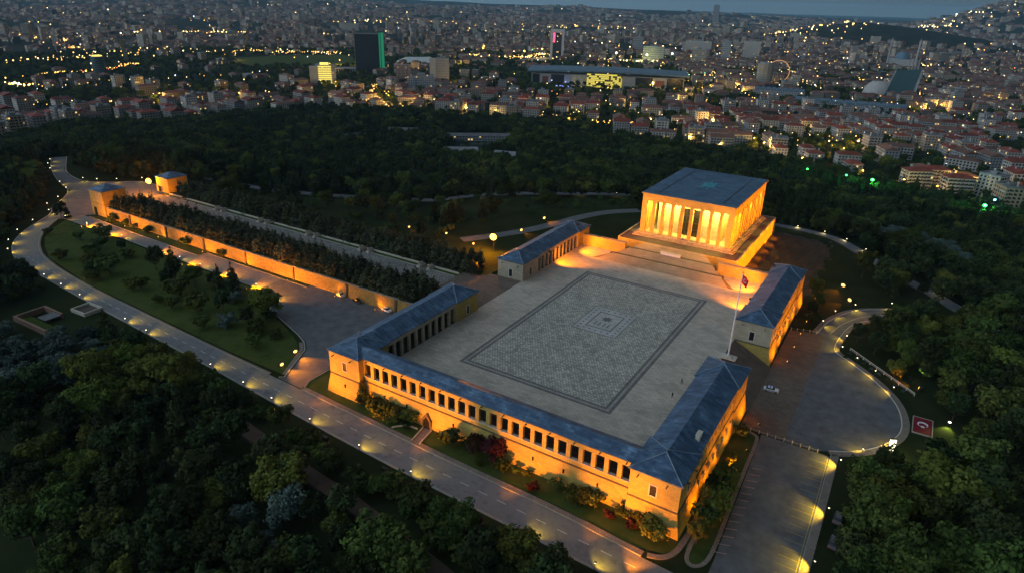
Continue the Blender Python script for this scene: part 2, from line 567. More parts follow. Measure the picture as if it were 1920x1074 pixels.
def sd_poly(x, y, poly):
    x, y = np.asarray(x, float), np.asarray(y, float)
    d2 = np.full(x.shape, 1e18)
    inside = np.zeros(x.shape, bool)
    n = len(poly)
    for i in range(n):
        ax, ay = poly[i]
        bx, by = poly[(i + 1) % n]
        ex, ey = bx - ax, by - ay
        wx, wy = x - ax, y - ay
        tt = np.clip((wx * ex + wy * ey) / (ex * ex + ey * ey), 0, 1)
        d2 = np.minimum(d2, (wx - tt * ex) ** 2 + (wy - tt * ey) ** 2)
        with np.errstate(divide='ignore', invalid='ignore'):
            cond = ((ay > y) != (by > y)) & (x < (bx - ax) * (y - ay) / np.where(by == ay, 1e-9, by - ay) + ax)
        inside ^= cond
    d = np.sqrt(d2)
    return np.where(inside, -d, d)

HILLS = [(-150, 4050, 480, 420, 74), (-430, 3950, 300, 300, 48), (520, 7200, 620, 1100, 215), (1500, 6800, 800, 1500, 190), (-1500, 9500, 1600, 700, 45),
         (-3000, 9000, 1500, 800, 55), (-4300, 7800, 1300, 900, 70), (-6500, 5200, 2500, 1800, 85), (-9000, 9500, 3500, 2500, 120), (-5200, 11000, 2200, 2000, 80)]

def T(x, y):
    x, y = np.asarray(x, float), np.asarray(y, float)
    d = np.maximum(sd_poly(x, y, PLATEAU) - 2, 0)
    z = G - 48.4 * (1 - np.exp(-d / 215.0))
    amp = np.clip(d / 40, 0, 1)
    z = z + amp * (1.3 * np.sin(x * 0.031 + 1.3 * np.sin(y * 0.023)) + 1.0 * np.sin(y * 0.043 + 0.7 * np.sin(x * 0.037)))
    r = np.hypot(x - CAM.x, y - CAM.y)
    z = z + np.maximum(0, np.minimum(r, 12000) - 3200) * 0.0075 * np.clip((np.arctan2(CAM.x - x, y - CAM.y) - 0.62) / 0.25, 0, 1)
    for hx, hy, sx, sy, hh in HILLS:
        z = z + hh * np.exp(-((x - hx) / sx) ** 2 - ((y - hy) / sy) ** 2)
    z = z + np.clip((r - 2500) / 2500, 0, 1) * (7 * np.sin(x * 0.0031 + 2 * np.sin(y * 0.0017)) + 8 * np.sin(y * 0.0043 + x * 0.0021))
    return z

def t1(x, y):
    return float(T(np.array([x]), np.array([y]))[0])

def axis(c, lim_neg, lim_pos):
    out = []
    for sgn, lim in ((-1, lim_neg), (1, lim_pos)):
        s = 0.0
        l = []
        while s < lim:
            s += max(5.0, 0.03 * s)
            l.append(c + sgn * s)
        out.append(l)
    return np.array(out[0][::-1] + [c] + out[1])
xs = axis(-80.0, 24000, 9000)
ys = axis(0.0, 700, 26000)
XX, YY = np.meshgrid(xs, ys)
ZZ = T(XX, YY)
nx, ny = len(xs), len(ys)
verts = np.stack([XX.ravel(), YY.ravel(), ZZ.ravel()], 1)
ii = (np.arange(ny - 1)[:, None] * nx + np.arange(nx - 1)[None, :]).ravel()
faces = np.stack([ii, ii + 1, ii + 1 + nx, ii + nx], 1)
me = bpy.data.meshes.new("ground")
me.from_pydata(verts.tolist(), [], faces.tolist())
me.polygons.foreach_set("use_smooth", [True] * len(me.polygons))
gm, t, p = new_mat("ground_cover")
g = N(t, "ShaderNodeNewGeometry")
n1 = N(t, "ShaderNodeTexNoise", i_Scale=0.05, i_Detail=10, i_Roughness=0.7)
t.links.new(g.outputs['Position'], n1.inputs['Vector'])
r1 = ramp(t, [(0.3, (0.011, 0.017, 0.006)), (0.5, (0.021, 0.030, 0.010)), (0.62, (0.03, 0.036, 0.013)), (0.75, (0.042, 0.034, 0.022))])
t.links.new(n1.outputs[0], r1.inputs[0])
n2 = N(t, "ShaderNodeTexNoise", i_Scale=0.012, i_Detail=10, i_Roughness=0.75)
t.links.new(g.outputs['Position'], n2.inputs['Vector'])
r2 = ramp(t, [(0.3, (0.012, 0.019, 0.010)), (0.5, (0.026, 0.029, 0.02)), (0.7, (0.06, 0.05, 0.042))])
t.links.new(n2.outputs[0], r2.inputs[0])
s = N(t, "ShaderNodeVectorMath", operation='DISTANCE')
s.inputs[1].default_value = (-80, 0, 0)
t.links.new(g.outputs['Position'], s.inputs[0])
mr = N(t, "ShaderNodeMapRange", i_1=560.0, i_2=760.0)
t.links.new(s.outputs['Value'], mr.inputs[0])
mx = N(t, "ShaderNodeMix", data_type='RGBA')
t.links.new(mr.outputs[0], mx.inputs['Factor'])
t.links.new(r1.outputs[0], mx.inputs[6])
t.links.new(r2.outputs[0], mx.inputs[7])
t.links.new(mx.outputs[2], p.inputs['Base Color'])
p.inputs['Roughness'].default_value = 0.95
p.inputs['Specular IOR Level'].default_value = 0.02
me.materials.append(gm)
go = bpy.data.objects.new("ground", me)
COL.objects.link(go)
structure(go)
# ------------------------------------------------------------------ roads, paving, kerbs, lawns (the site is level at G)
def sheet(name, poly, z, mat):
    mb = MB()
    mb.sheet(poly, z)
    return structure(mb.build(name, mat))

def offset_line(pts, w):
    """left and right offsets of a polyline at half-width w"""
    L, Rr = [], []
    n = len(pts)
    for i in range(n):
        a = Vector(pts[max(0, i - 1)][:2]); b = Vector(pts[min(n - 1, i + 1)][:2])
        d = (b - a).normalized()
        q = Vector((-d.y, d.x)) * w
        L.append((pts[i][0] + q.x, pts[i][1] + q.y))
        Rr.append((pts[i][0] - q.x, pts[i][1] - q.y))
    return L, Rr

def smooth(pts, k=2):
    for _ in range(k):
        o = [pts[0]]
        for a, b in zip(pts, pts[1:]):
            o.append((a[0] * .75 + b[0] * .25, a[1] * .75 + b[1] * .25))
            o.append((a[0] * .25 + b[0] * .75, a[1] * .25 + b[1] * .75))
        o.append(pts[-1])
        pts = o
    return pts

def kerb(name, pts, w=0.35, z0=G, h=0.16, mat=None, side=0.0):
    """a raised strip along a polyline"""
    L, Rr = offset_line(pts, w / 2)
    mb = MB()
    for i in range(len(pts) - 1):
        a, b, c, d = L[i], L[i + 1], Rr[i + 1], Rr[i]
        z = z0 + h
        mb.face([(*d, z), (*c, z), (*b, z), (*a, z)])
        mb.face([(*b, z0), (*a, z0), (*a, z), (*b, z)])
        mb.face([(*d, z0), (*c, z0), (*c, z), (*d, z)])
    for k, f in ((0, 1), (-1, -1)):
        q = [(*L[k], z0), (*Rr[k], z0), (*Rr[k], z0 + h), (*L[k], z0 + h)]
        mb.face(q if f == 1 else q[::-1])
    return structure(mb.build(name, mat or KERB))

def draped(name, pts, w, mat, lift=0.3, step=4.0):
    """a road laid along the slope"""
    d = []
    for a, b in zip(pts, pts[1:]):
        k = max(1, int(math.hypot(b[0] - a[0], b[1] - a[1]) / step))
        d += [(a[0] + (b[0] - a[0]) * i / k, a[1] + (b[1] - a[1]) * i / k) for i in range(k)]
    d.append(pts[-1])
    L, Rr = offset_line(d, w / 2)
    zs = T(np.array([p[0] for p in d]), np.array([p[1] for p in d]))
    zl = T(np.array([p[0] for p in L]), np.array([p[1] for p in L]))
    zr = T(np.array([p[0] for p in Rr]), np.array([p[1] for p in Rr]))
    z = np.maximum(np.maximum(zs, zl), zr) + lift
    mb = MB()
    for i in range(len(d) - 1):
        mb.face([(*Rr[i], z[i]), (*Rr[i + 1], z[i + 1]), (*L[i + 1], z[i + 1]), (*L[i], z[i])])
        for A in (L, Rr):
            mb.face([(*A[i], z[i]), (*A[i + 1], z[i + 1]), (*A[i + 1], z[i + 1] - 1), (*A[i], z[i] - 1)])
    return structure(mb.build(name, mat))

near_edge = [(-286, -44), (-274.5, -56), (-262, -65), (-249, -70.5), (-236, -74), (-221, -75.2), (-175, -78), (-129, -80.3), (-91, -82), (-61, -84), (-25, -86), (10, -87), (42, -87.6), (110, -90)]
far_edge = [(110, -81), (62, -80.2), (47, -79.6), (28, -78), (-2, -77.6), (-30, -76.5), (-60, -75.3), (-71, -74.9), (-97, -74.6), (-134, -73.3), (-191, -71.3), (-231.6, -66.6), (-249.5, -60.5), (-262, -54.3), (-274, -45.7), (-284, -36)]
ne_s, fe_s = smooth(near_edge), smooth(far_edge)
sheet("road", ne_s + fe_s, G + 0.050, ROAD)
kerb("kerb", [(x, y - 0.3) for x, y in ne_s], 0.6)
kerb("kerb", [(x, y + 0.5) for x, y in fe_s if x < -71.5], 1.1, mat=SIDEWALK)
kerb("kerb", [(x, y + 0.2) for x, y in fe_s if x < -71.5], 0.3, h=0.19)
kerb("pavement", [(x, y + 1.0) for x, y in fe_s if -60.5 < x < 50], 1.5, mat=SIDEWALK)
kerb("kerb", [(x, y + 0.2) for x, y in fe_s if -60.5 < x < 50], 0.3, h=0.20)
# lane line down the lower road: broken line
mb = MB()
for i in range(60):
    x = -240 + i * 5.4
    y0 = np.interp(x, [-240, -175, -91, -25, 42, 100], [-69.0, -74.6, -78.2, -81.2, -82.8, -84.5])
    y1 = np.interp(x + 2.6, [-240, -175, -91, -25, 42, 100], [-69.0, -74.6, -78.2, -81.2, -82.8, -84.5])
    mb.face([(x, y0 - .09, G + .056), (x + 2.6, y1 - .09, G + .056), (x + 2.6, y1 + .09, G + .056), (x, y0 + .09, G + .056)])
structure(mb.build("road_marking", PAINT))
# square by the gate towers and the road that leaves it
sheet("tower_square", [(-283, -34.5), (-286, -44), (-295.5, -32), (-308, -27), (-317, -17), (-333, -5), (-349, -1), (-367, 4), (-403, 17.5), (-428, 31), (-424, 37), (-388, 18.5), (-372, 12.5),
      (-348, 9), (-335, 17), (-322, 30.5), (-300, 31), (-276, 29), (-276, -21), (-281, -25.5), (-281, -33)], G + 0.046, COURTM)
kerb("kerb", smooth([(-286, -44), (-296, -32.4), (-308, -27.4), (-317, -17.4), (-333, -5.4), (-349, -1.4), (-367, 3.5), (-403, 17), (-428, 30)], 1), 0.5)
kerb("kerb", smooth([(-424, 37.5), (-388, 19), (-372, 13), (-348, 9.5), (-335, 17.5), (-322, 31), (-300, 31.5), (-277, 30)], 1), 0.5)
# upper drive and the parking lot
sheet("driveway", [(-282, -33), (-282, -24.5), (-239, -25.7), (-182, -26.5), (-181, -22.3), (-131, -22.9), (-131, -33.8), (-198, -33.2), (-229, -32.3)], G + 0.042, ROAD)
sheet("parking_lot", [(-131, -22.9), (-116, -22.9), (-116, -18.2), (-54, -18.2), (-54, -20), (-62.5, -20), (-62.5, -70), (-60.5, -74.9), (-71.2, -74.6), (-69.3, -73.4), (-77.5, -57.7),
      (-82, -54), (-88, -51.5), (-108, -45), (-116, -41.5), (-117.2, -39.5), (-115.2, -36.3), (-118.5, -34.3), (-131, -33.8)], G + 0.038, COURTM)
kerb("kerb", [(-282, -33.3), (-229, -32.6), (-198, -33.5), (-131, -34.1), (-119, -34.7), (-115.6, -36.5), (-117.6, -39.6), (-116.2, -42), (-108, -45.5), (-88, -52), (-82.3, -54.5), (-78, -58), (-70, -73.2), (-71.4, -74.2)], 0.45)
kerb("pavement", [(-82.9, -55.3), (-79.0, -58.5), (-71.3, -72.2)], 1.3, mat=SIDEWALK, h=0.13)
kerb("kerb", [(-276, -24.1), (-239, -25.3), (-182.5, -26.1), (-181.4, -21.9), (-116.4, -22.5), (-116.4, -19.8)], 0.35)
kerb("kerb", [(-62, -20), (-62, -70.5), (-60.4, -74)], 0.35)
sheet("lawn", [(-279, -34.2), (-131, -35.2), (-118, -42.5), (-90, -53), (-84, -56), (-80, -59), (-72, -72.4), (-97, -72.6), (-134, -71.4), (-191, -69.4), (-230, -64.6), (-247, -58.6), (-260, -52.5), (-271, -44)], G + 0.03, LAWN)
sheet("lawn", [(-277, -23), (-239, -24.6), (-183, -25.4), (-182, -21.4), (-117, -22), (-117, -19.8), (-266, -19.8)], G + 0.034, LAWN)
sheet("lawn", [(-61.6, -73.2), (-30, -74.6), (0, -75.6), (28, -76), (47, -77.6), (52.5, -76), (55.5, -72), (55.5, -66), (-55, -66), (-55, -20), (-61.6, -20)], G + 0.03, LAWN)
# right side: brown lane, oval court, curved road, right-hand parking
sheet("brown_lane", [(54.2, -19.8), (66, -19.8), (66, 53), (63, 54), (54.2, 51.6)], G + 0.042, BROWNPAVE)
rim = [(77.1, -17.7), (82.6, -14.6), (87.3, -9.5), (90.7, -3.9), (92.9, 2.8), (92.7, 10.4), (90.6, 18.8), (85.6, 27.3), (78.7, 35.1), (73.3, 39.9), (70.2, 43.6), (69.9, 46.5), (70.0, 51.3), (71.2, 62), (73.1, 70.5), (79.6, 79.6), (86.5, 84.7), (97, 90)]
outer = [(97, 101), (89.5, 97), (80.6, 90.8), (74.5, 86.2), (70.1, 80.4), (66.5, 72), (64.3, 64), (63.4, 57), (63, 54.2)]
rim_s, outer_s = smooth(rim), smooth(outer)
sheet("court", [(66, -19.8), (74, -19.7)] + rim_s + outer_s + [(66, 53)], G + 0.046, COURTM)
kerb("pavement", [(x + 1.0 * c, y + 1.0 * s_) for (x, y), (c, s_) in [((x, y), ((x - 70) / (math.hypot(x - 70, y - 8) + 1e-6), (y - 8) / (math.hypot(x - 70, y - 8) + 1e-6))) for x, y in rim_s if y < 40]], 2.0, mat=SIDEWALK, h=0.14)
kerb("kerb", rim_s, 0.3, h=0.19, mat=TRIM)
kerb("pavement", [(x + 1.0, y) for x, y in rim_s if y > 41], 1.5, mat=SIDEWALK, h=0.13)
kerb("kerb", outer_s, 0.3, h=0.19, mat=TRIM)
kerb("pavement", [(x - 1.0, y) for x, y in outer_s], 1.6, mat=SIDEWALK, h=0.13)
kerb("road_marking", smooth([(71.5, 54), (73.5, 66), (78, 76), (85, 83.5), (96, 90.5)][::1], 2), 0.14, z0=G + 0.05, h=0.006, mat=PAINT)
kerb("road_marking", smooth([(67, 56.5), (69.6, 68), (74.8, 79), (83.2, 87.2), (96, 95.5)], 2), 0.14, z0=G + 0.05, h=0.006, mat=PAINT)
sheet("parking_lot", [(60.2, -20.2), (77.8, -20.2), (77.9, -84), (62, -84), (62, -72), (61.4, -55.6), (60.8, -38)], G + 0.054, COURTM)
kerb("pavement", [(78.8, -18.6), (78.9, -50), (78.8, -86)], 1.7, mat=SIDEWALK, h=0.14)
kerb("kerb", [(77.8, -19), (77.9, -50), (77.8, -86)], 0.25, h=0.19, mat=KERB)
kerb("pavement", smooth([(55.4, -20.8), (58.6, -21.2), (59.9, -22.6), (60.1, -38), (60.7, -55.6), (61.2, -70), (60.6, -74.5), (58.6, -76.3), (57.0, -75.2), (56.5, -72), (56.6, -62)], 2), 0.9, mat=SIDEWALK, h=0.14)
sheet("lawn", [(53.5, -20.5), (58.4, -21), (59.6, -23), (59.8, -38), (60.3, -55.6), (60.8, -70), (60, -74.2), (58.4, -75.8), (56.8, -74.8), (55.6, -71), (53.5, -68)], G + 0.035, LAWN)
mb = MB()
for i in range(21):
    y = -24 - i * 2.75
    mb.box(73.2, y - .06, G + .05, 77.6, y + .06, G + .062)
mb.box(77.25, -82, G + .05, 77.4, -21, G + .063)
structure(mb.build("road_marking", YPAINT))
mb = MB()
for i in range(13):
    y = -36.5 - i * 2.75
    mb.face([(61.5, y - .1, G + .06), (63.9, y + .75, G + .06), (63.9, y + .95, G + .06), (61.5, y + .1, G + .06)])
structure(mb.build("road_marking", RPAINT))
draped("road", smooth([(-330, 60), (-300, 80), (-265, 102), (-249, 108.5), (-226, 121), (-205, 140), (-163, 167), (-135, 190), (-106, 213), (-80, 235), (-40, 262)], 2), 6.5, COURTM)
draped("path", smooth([(-100, 60), (-84, 85), (-74, 112), (-70, 128), (-62, 146), (-48, 160)], 2), 6.5, COURTM, lift=0.08)
draped("road", smooth([(-40, 262), (-5, 230), (20, 200), (33, 196), (46, 186), (57, 172), (66, 160), (84, 135), (98, 121), (107, 109), (122, 92)], 2), 6.0, COURTM, lift=0.3)
draped("dirt_track", smooth([(-60, -96.5), (-40, -99), (-26, -100.3), (-14, -101), (0, -103.2), (16, -105.5), (40, -110), (70, -118)], 2), 4.2, SOIL, lift=0.15)
mb = MB()
sx0, sx1, NS = 26.2, 58.0, 16
def slope_z(x, y):
    f = min(1.0, max(0.0, (x - sx0) / (sx1 - sx0)))
    return G - 0.3 + 5.0 * (1 - f) ** 1.3 * min(1, max(0, (y - 79.5) / 6)) * min(1, max(0, (168 - y) / 14)) + 0.25 * math.sin(x * .9 + y * .37)
for i in range(NS):
    for j in range(24):
        x0, x1 = sx0 + (sx1 - sx0) * i / NS, sx0 + (sx1 - sx0) * (i + 1) / NS
        y0, y1 = 79.4 + 90 * j / 24, 79.4 + 90 * (j + 1) / 24
        mb.face([(x0, y0, slope_z(x0, y0)), (x1, y0, slope_z(x1, y0)), (x1, y1, slope_z(x1, y1)), (x0, y1, slope_z(x0, y1))])
structure(mb.build("bare_slope", noisy("dark_soil", (.012, .012, .006), (.045, .030, .019), .12, c=(.02, .024, .009), detail=9)))

kerb("pavement", smooth([(49.6, -78.4), (52.4, -77.6), (54.3, -75.2), (55.0, -71), (55.3, -60), (55.3, -50)], 2), 1.3, mat=SIDEWALK, h=0.13)
# ------------------------------------------------------------------ ceremonial plaza
mb = MB()
mb.box(-41.5, -63, G - 1, 41.5, 78, 0)
mb.box(-56, -10.9, G - 1, -41.5, 19.2, -0.004, 0, mt=1)
mb.box(-41.5, -68, G - 1, 41.5, -63, -0.1)
structure(mb.build("plaza", [PLAZA, BROWNPAVE]))
sheet("plaza_border", [(-25, -44.2), (25, -44.2), (25, 44.2), (-25, 44.2)], 0.004, CARPET_DARK)
sheet("plaza_border", [(-24.1, -43.3), (24.1, -43.3), (24.1, 43.3), (-24.1, 43.3)], 0.008, CARPET_LIGHT)
sheet("plaza_border", [(-23.3, -42.5), (23.3, -42.5), (23.3, 42.5), (-23.3, 42.5)], 0.012, CARPET_DARK)
sheet("plaza_mosaic", [(-22.5, -41.7), (22.5, -41.7), (22.5, 41.7), (-22.5, 41.7)], 0.016, CARPET)
ex, ey = 0.5, 6.5
def ring(mb, w, h, t_, z, m=0):
    mb.sheet([(ex - w, ey - h), (ex + w, ey - h), (ex + w, ey - h + t_), (ex - w, ey - h + t_)], z, m)
    mb.sheet([(ex - w, ey + h - t_), (ex + w, ey + h - t_), (ex + w, ey + h), (ex - w, ey + h)], z, m)
    mb.sheet([(ex - w, ey - h + t_), (ex - w + t_, ey - h + t_), (ex - w + t_, ey + h - t_), (ex - w, ey + h - t_)], z, m)
    mb.sheet([(ex + w - t_, ey - h + t_), (ex + w, ey - h + t_), (ex + w, ey + h - t_), (ex + w - t_, ey + h - t_)], z, m)
sheet("plaza_medallion", [(ex - 8.2, ey - 10.2), (ex + 8.2, ey - 10.2), (ex + 8.2, ey + 10.2), (ex - 8.2, ey + 10.2)], 0.020, bricky("pale_medallion", (0.62, 0.61, 0.56), (0.5, 0.49, 0.45), (0.3, 0.29, 0.27), 1.2, 0.6, 0.04, wall=False))
mb = MB()
ring(mb, 8.1, 10.1, 0.35, 0.024)
ring(mb, 4.7, 6.3, 0.45, 0.024)
for i in range(9):
    for sx in (-1, 1):
        mb.sheet([(ex + sx * 6.4 - .35, ey - 8.4 + i * 2.1 - .35), (ex + sx * 6.4 + .35, ey - 8.4 + i * 2.1 - .35), (ex + sx * 6.4 + .35, ey - 8.4 + i * 2.1 + .35), (ex + sx * 6.4 - .35, ey - 8.4 + i * 2.1 + .35)], 0.028)
for i in range(5):
    for sy in (-1, 1):
        x = ex - 4.4 + i * 2.2
        mb.sheet([(x - .35, ey + sy * 8.1 - .35), (x + .35, ey + sy * 8.1 - .35), (x + .35, ey + sy * 8.1 + .35), (x - .35, ey + sy * 8.1 + .35)], 0.028)
for k in (-2.4, -0.9, 0.9, 2.4):
    mb.sheet([(ex + k - .22, ey - 4.4), (ex + k + .22, ey - 4.4), (ex + k + .22, ey - 1.4), (ex + k - .22, ey - 1.4)], 0.028)
st = []
for i in range(16):
    a = 2 * math.pi * i / 16
    r_ = 2.3 if i % 2 == 0 else 1.2
    st.append((ex + r_ * math.cos(a), ey + 1.6 + r_ * math.sin(a)))
mb.sheet(st, 0.032)
structure(mb.build("plaza_medallion", CARPET_DARK))

def steps(name, axis_, a0, a1, z0, z1, n, w0, w1, label, mat=STEP, cx=0.0, down=None):
    pass

# grand stairs up to the tomb: three flights that narrow as they rise
gs = thing("grand_staircase", "wide pale stone stairs in three narrowing flights rising to the lit colonnade", "staircase", (0, 0, 0))
fl = [(60.5, 66.3, 0.0, 1.75, 28.0, 23.2), (67.6, 72.4, 1.75, 3.4, 22.2, 17.9), (73.6, 78.6, 3.4, 5.05, 17.2, 12.6)]
for y0, y1, z0, z1, w0, w1 in fl:
    mb = MB()
    n = 11
    for i in range(n):
        a, b = i / n, (i + 1) / n
        wa = w0 + (w1 - w0) * a
        mb.box(-wa, y0 + (y1 - y0) * a, -0.5 if i else -0.5, wa, y0 + (y1 - y0) * b - (0.0), z0 + (z1 - z0) * b)
    mb.build("flight", STEP, gs)
for y0, y1, z, w in ((66.3, 67.6, 1.74, 24.5), (72.4, 73.6, 3.39, 19.5)):
    mb = MB()
    mb.box(-w, y0, -0.5, w, y1, z)
    mb.build("landing", MATS.get("landing_stone") or noisy("landing_stone", (.07, .05, .035), (.1, .075, .05), .6), gs)
for sx in (-1, 1):
    mb = MB()
    for (y0, z0, wA), (y1, z1, wB) in (((60.5, 0.05, 28.0), (66.3, 1.8, 23.2)), ((66.3, 1.8, 24.5), (67.6, 1.8, 22.2)), ((67.6, 1.8, 22.2), (72.4, 3.45, 17.9))):
        A, B_ = sx * (wA + 0.02), sx * (wB + 0.02)
        o0, o1 = sx * 30.5, sx * max(20.5, 30.5 - (y1 - 60.5) * 0.85)
        oo0 = sx * max(20.5, 30.5 - (y0 - 60.5) * 0.85)
        mb.solid([(A, y0, -0.4), (oo0, y0, -0.4), (o1, y1, -0.4), (B_, y1, -0.4)][::sx], [(A, y0, z0), (oo0, y0, 0.02), (o1, y1, 0.02 + (z1 - 0.02) * 0.25), (B_, y1, z1)][::sx])
    mb.build("side_ramp", BROWNPAVE, gs)
lec = thing("rostrum", "small white stone rostrum standing on the upper landing of the wide stairs", "rostrum", (0, 73.0, 3.39))
mb = MB(); mb.box(-4.2, -0.55, 0, 4.2, 0.45, 1.0); mb.build("block", WHITE, lec)
mb = MB(); mb.box(-4.4, -0.65, 1.0, 4.4, 0.55, 1.15); mb.build("slab", TRIM, lec)

# stairs between the wings on the right (down to the brown lane) and on the left (down to the lion road)
rs = thing("side_staircase", "brown stone stairs dropping from the plaza between the two right wings", "staircase", (0, 0, 0))
mb = MB()
n = 26
for i in range(n):
    x = 41.5 + i * 0.5
    mb.box(x, -10.9, G - 0.5, x + 0.5, 19.2, -0.12 - (i + 1) * (6.3 / n))
mb.build("flight", BROWNPAVE, rs)
ls = thing("short_staircase", "three low stone steps between the lion road and the plaza", "staircase", (0, 0, 0))
mb = MB()
for i in range(3):
    mb.box(-57.2 + i * 0.4, -10.4, -1.4, -56.8 + i * 0.4 + (0 if i < 2 else 0), 18.7, -0.9 + i * 0.3)
mb.build("flight", TRIM, ls)

# ------------------------------------------------------------------ galleries round the plaza
_wcache = {}
def window(parent, x, y, z, w, h, face, frame=0.28, proud=0.10, fm=None):
    """a stone-framed window on a wall; face: 0 -y, 1 +x, 2 +y, 3 -x"""
    key = (w, h, frame, proud, fm)
    if key not in _wcache:
        a = MB()
        a.box(-w / 2 - frame, -proud, -frame, -w / 2, 0.2, h + frame)
        a.box(w / 2, -proud, -frame, w / 2 + frame, 0.2, h + frame)
        a.box(-w / 2, -proud, h, w / 2, 0.2, h + frame)
        a.box(-w / 2, -proud - 0.06, -frame, w / 2, 0.2, 0)
        b = MB()
        b.box(-w / 2, -0.03, 0, w / 2, 0.15, h)
        _wcache[key] = (a.mesh("window", [fm or TRIM]), b.mesh("pane", [DARKGLASS]))
    ma, mp = _wcache[key]
    o = bpy.data.objects.new("window", ma); COL.objects.link(o); o.parent = parent
    o.location = (x, y, z)
    o.rotation_euler = (0, 0, (0, math.pi / 2, math.pi, -math.pi / 2)[face])
    q = bpy.data.objects.new("pane", mp); COL.objects.link(q); q.parent = o
    return o

def spout(parent, x, y, z, face):
    mb = MB()
    mb.box(-0.12, -0.9, -0.12, 0.12, 0.1, 0.12)
    o = mb.build("spout", BAND, parent, (x, y, z))
    o.rotation_euler = (0, 0, (0, math.pi / 2, math.pi, -math.pi / 2)[face])

def sb(mb, sx, x0, y0, z0, x1, y1, z1, m=0):
    a, b = sorted((sx * x0, sx * x1))
    mb.box(a, y0, z0, b, y1, z1, m)

def pavilion(parent, sx, y0, y1, name="corner_pavilion", base=True, roof_h=2.76, xo=52.6, xi=41.0):
    """square stone block with a hipped lead roof at a corner or wing end"""
    cx = sx * (xo + xi) / 2
    a, b = sorted((sx * xi, sx * xo))
    mb = MB()
    mb.box(a, y0, -0.06, b, y1, 7.1)
    o = mb.build(name, STONE if base else STONE2, parent)
    if base:
        lo = MB()
        ea, eb = (0.3, 1.3) if sx > 0 else (1.3, 0.3)
        lo.frustum(a - ea, y0 - 0.9, b + eb, y1 + 0.3, G - 0.6, a, y0, b, y1, -0.42)
        lo.build("plinth", STONE, o)
        bd = MB()
        bd.box(a - 0.16, y0 - 0.16, -0.42, b + 0.16, y1 + 0.16, -0.06)
        bd.build("string_course", BAND, o)
    rf = MB()
    rf.hip(a - 0.45, y0 - 0.45, b + 0.45, y1 + 0.45, 7.1, roof_h, fascia=0.22, hipin=(b - a) / 2 + 0.44, caps=True)
    rf.build("roof", [LEAD, LEADCAP], o)
    return o

ug = thing("courtyard_gallery", "long floodlit sandstone gallery closing the near end of the plaza with blue lead roofs", "building", (0, 0, 0))
# front range between the two corner pavilions
lo = MB()
lo.frustum(-41.1, -69.2, 41.1, -62.9, G - 0.6, -41.1, -68.2, 41.1, -62.9, -0.42)
lo.build("lower_wall", STONE, ug)
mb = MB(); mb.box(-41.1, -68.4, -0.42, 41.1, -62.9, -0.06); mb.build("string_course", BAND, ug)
mb = MB()
mb.box(-41.1, -68.2, -0.06, 41.1, -67.4, 1.25)
mb.build("parapet", STONE, ug)
mb = MB(); mb.box(-41.1, -68.3, 1.25, 41.1, -67.3, 1.42); mb.build("sill", TRIM, ug)
mb = MB(); mb.box(-41.1, -68.2, 5.5, 41.1, -67.4, 7.1); mb.build("lintel", STONE, ug)
mb = MB(); mb.box(-41.1, -63.4, -0.06, 41.1, -62.9, 7.1); mb.build("shaded_inner_wall", DARKIN, ug)
rf = MB(); rf.hip(-46.7, -68.75, 46.7, -61.9, 7.1, 1.55, fascia=0.22, hipin=0.05)
rf.build("roof", LEAD, ug)
pitch = 82.2 / 25
pm = MB(); pm.box(-0.56, -0.35, 0, 0.56, 0.45, 4.08)
pillar_mesh = pm.mesh("pillar", [STONE])
for i in range(26):
    o = bpy.data.objects.new("pillar", pillar_mesh); COL.objects.link(o); o.parent = ug
    o.location = (-41.1 + i * pitch, -67.78, 1.42)
for i in range(25):
    if i % 2 == 0:
        spout(ug, -41.1 + (i + .5) * pitch, -68.2, 6.5, 0)
# slits in the lower wall, niches
for i, x in enumerate((-33, -25, -17.5, -9, -2, 7, 15.5, 24, 33)):
    mb = MB(); mb.box(-0.2, -0.12, 0, 0.2, 0.6, 1.0)
    mb.build("slit", DARKGLASS, ug, (x, -68.62 , -3.2))
for sx in (-1, 1):
    pv = pavilion(ug, sx, -70.1, -57.6)
    window(pv, sx * 46.6, -70.1, 1.9, 1.5, 2.7, 0)
    for k in (-3.9, 2.8):
        spout(pv, sx * 46.8 + k, -70.1, 5.9, 0)
    mb = MB(); mb.box(-0.22, -0.1, 0, 0.22, 0.7, 1.0); mb.build("slit", DARKGLASS, pv, (sx * 46.6, -70.52, -3.4))
    for yy in (-66.5, -61.5):
        spout(pv, sx * 52.6, yy, 5.9, 1 if sx > 0 else 3)
    window(pv, sx * 52.6, -64, 1.9, 1.2, 2.4, 1 if sx > 0 else 3)

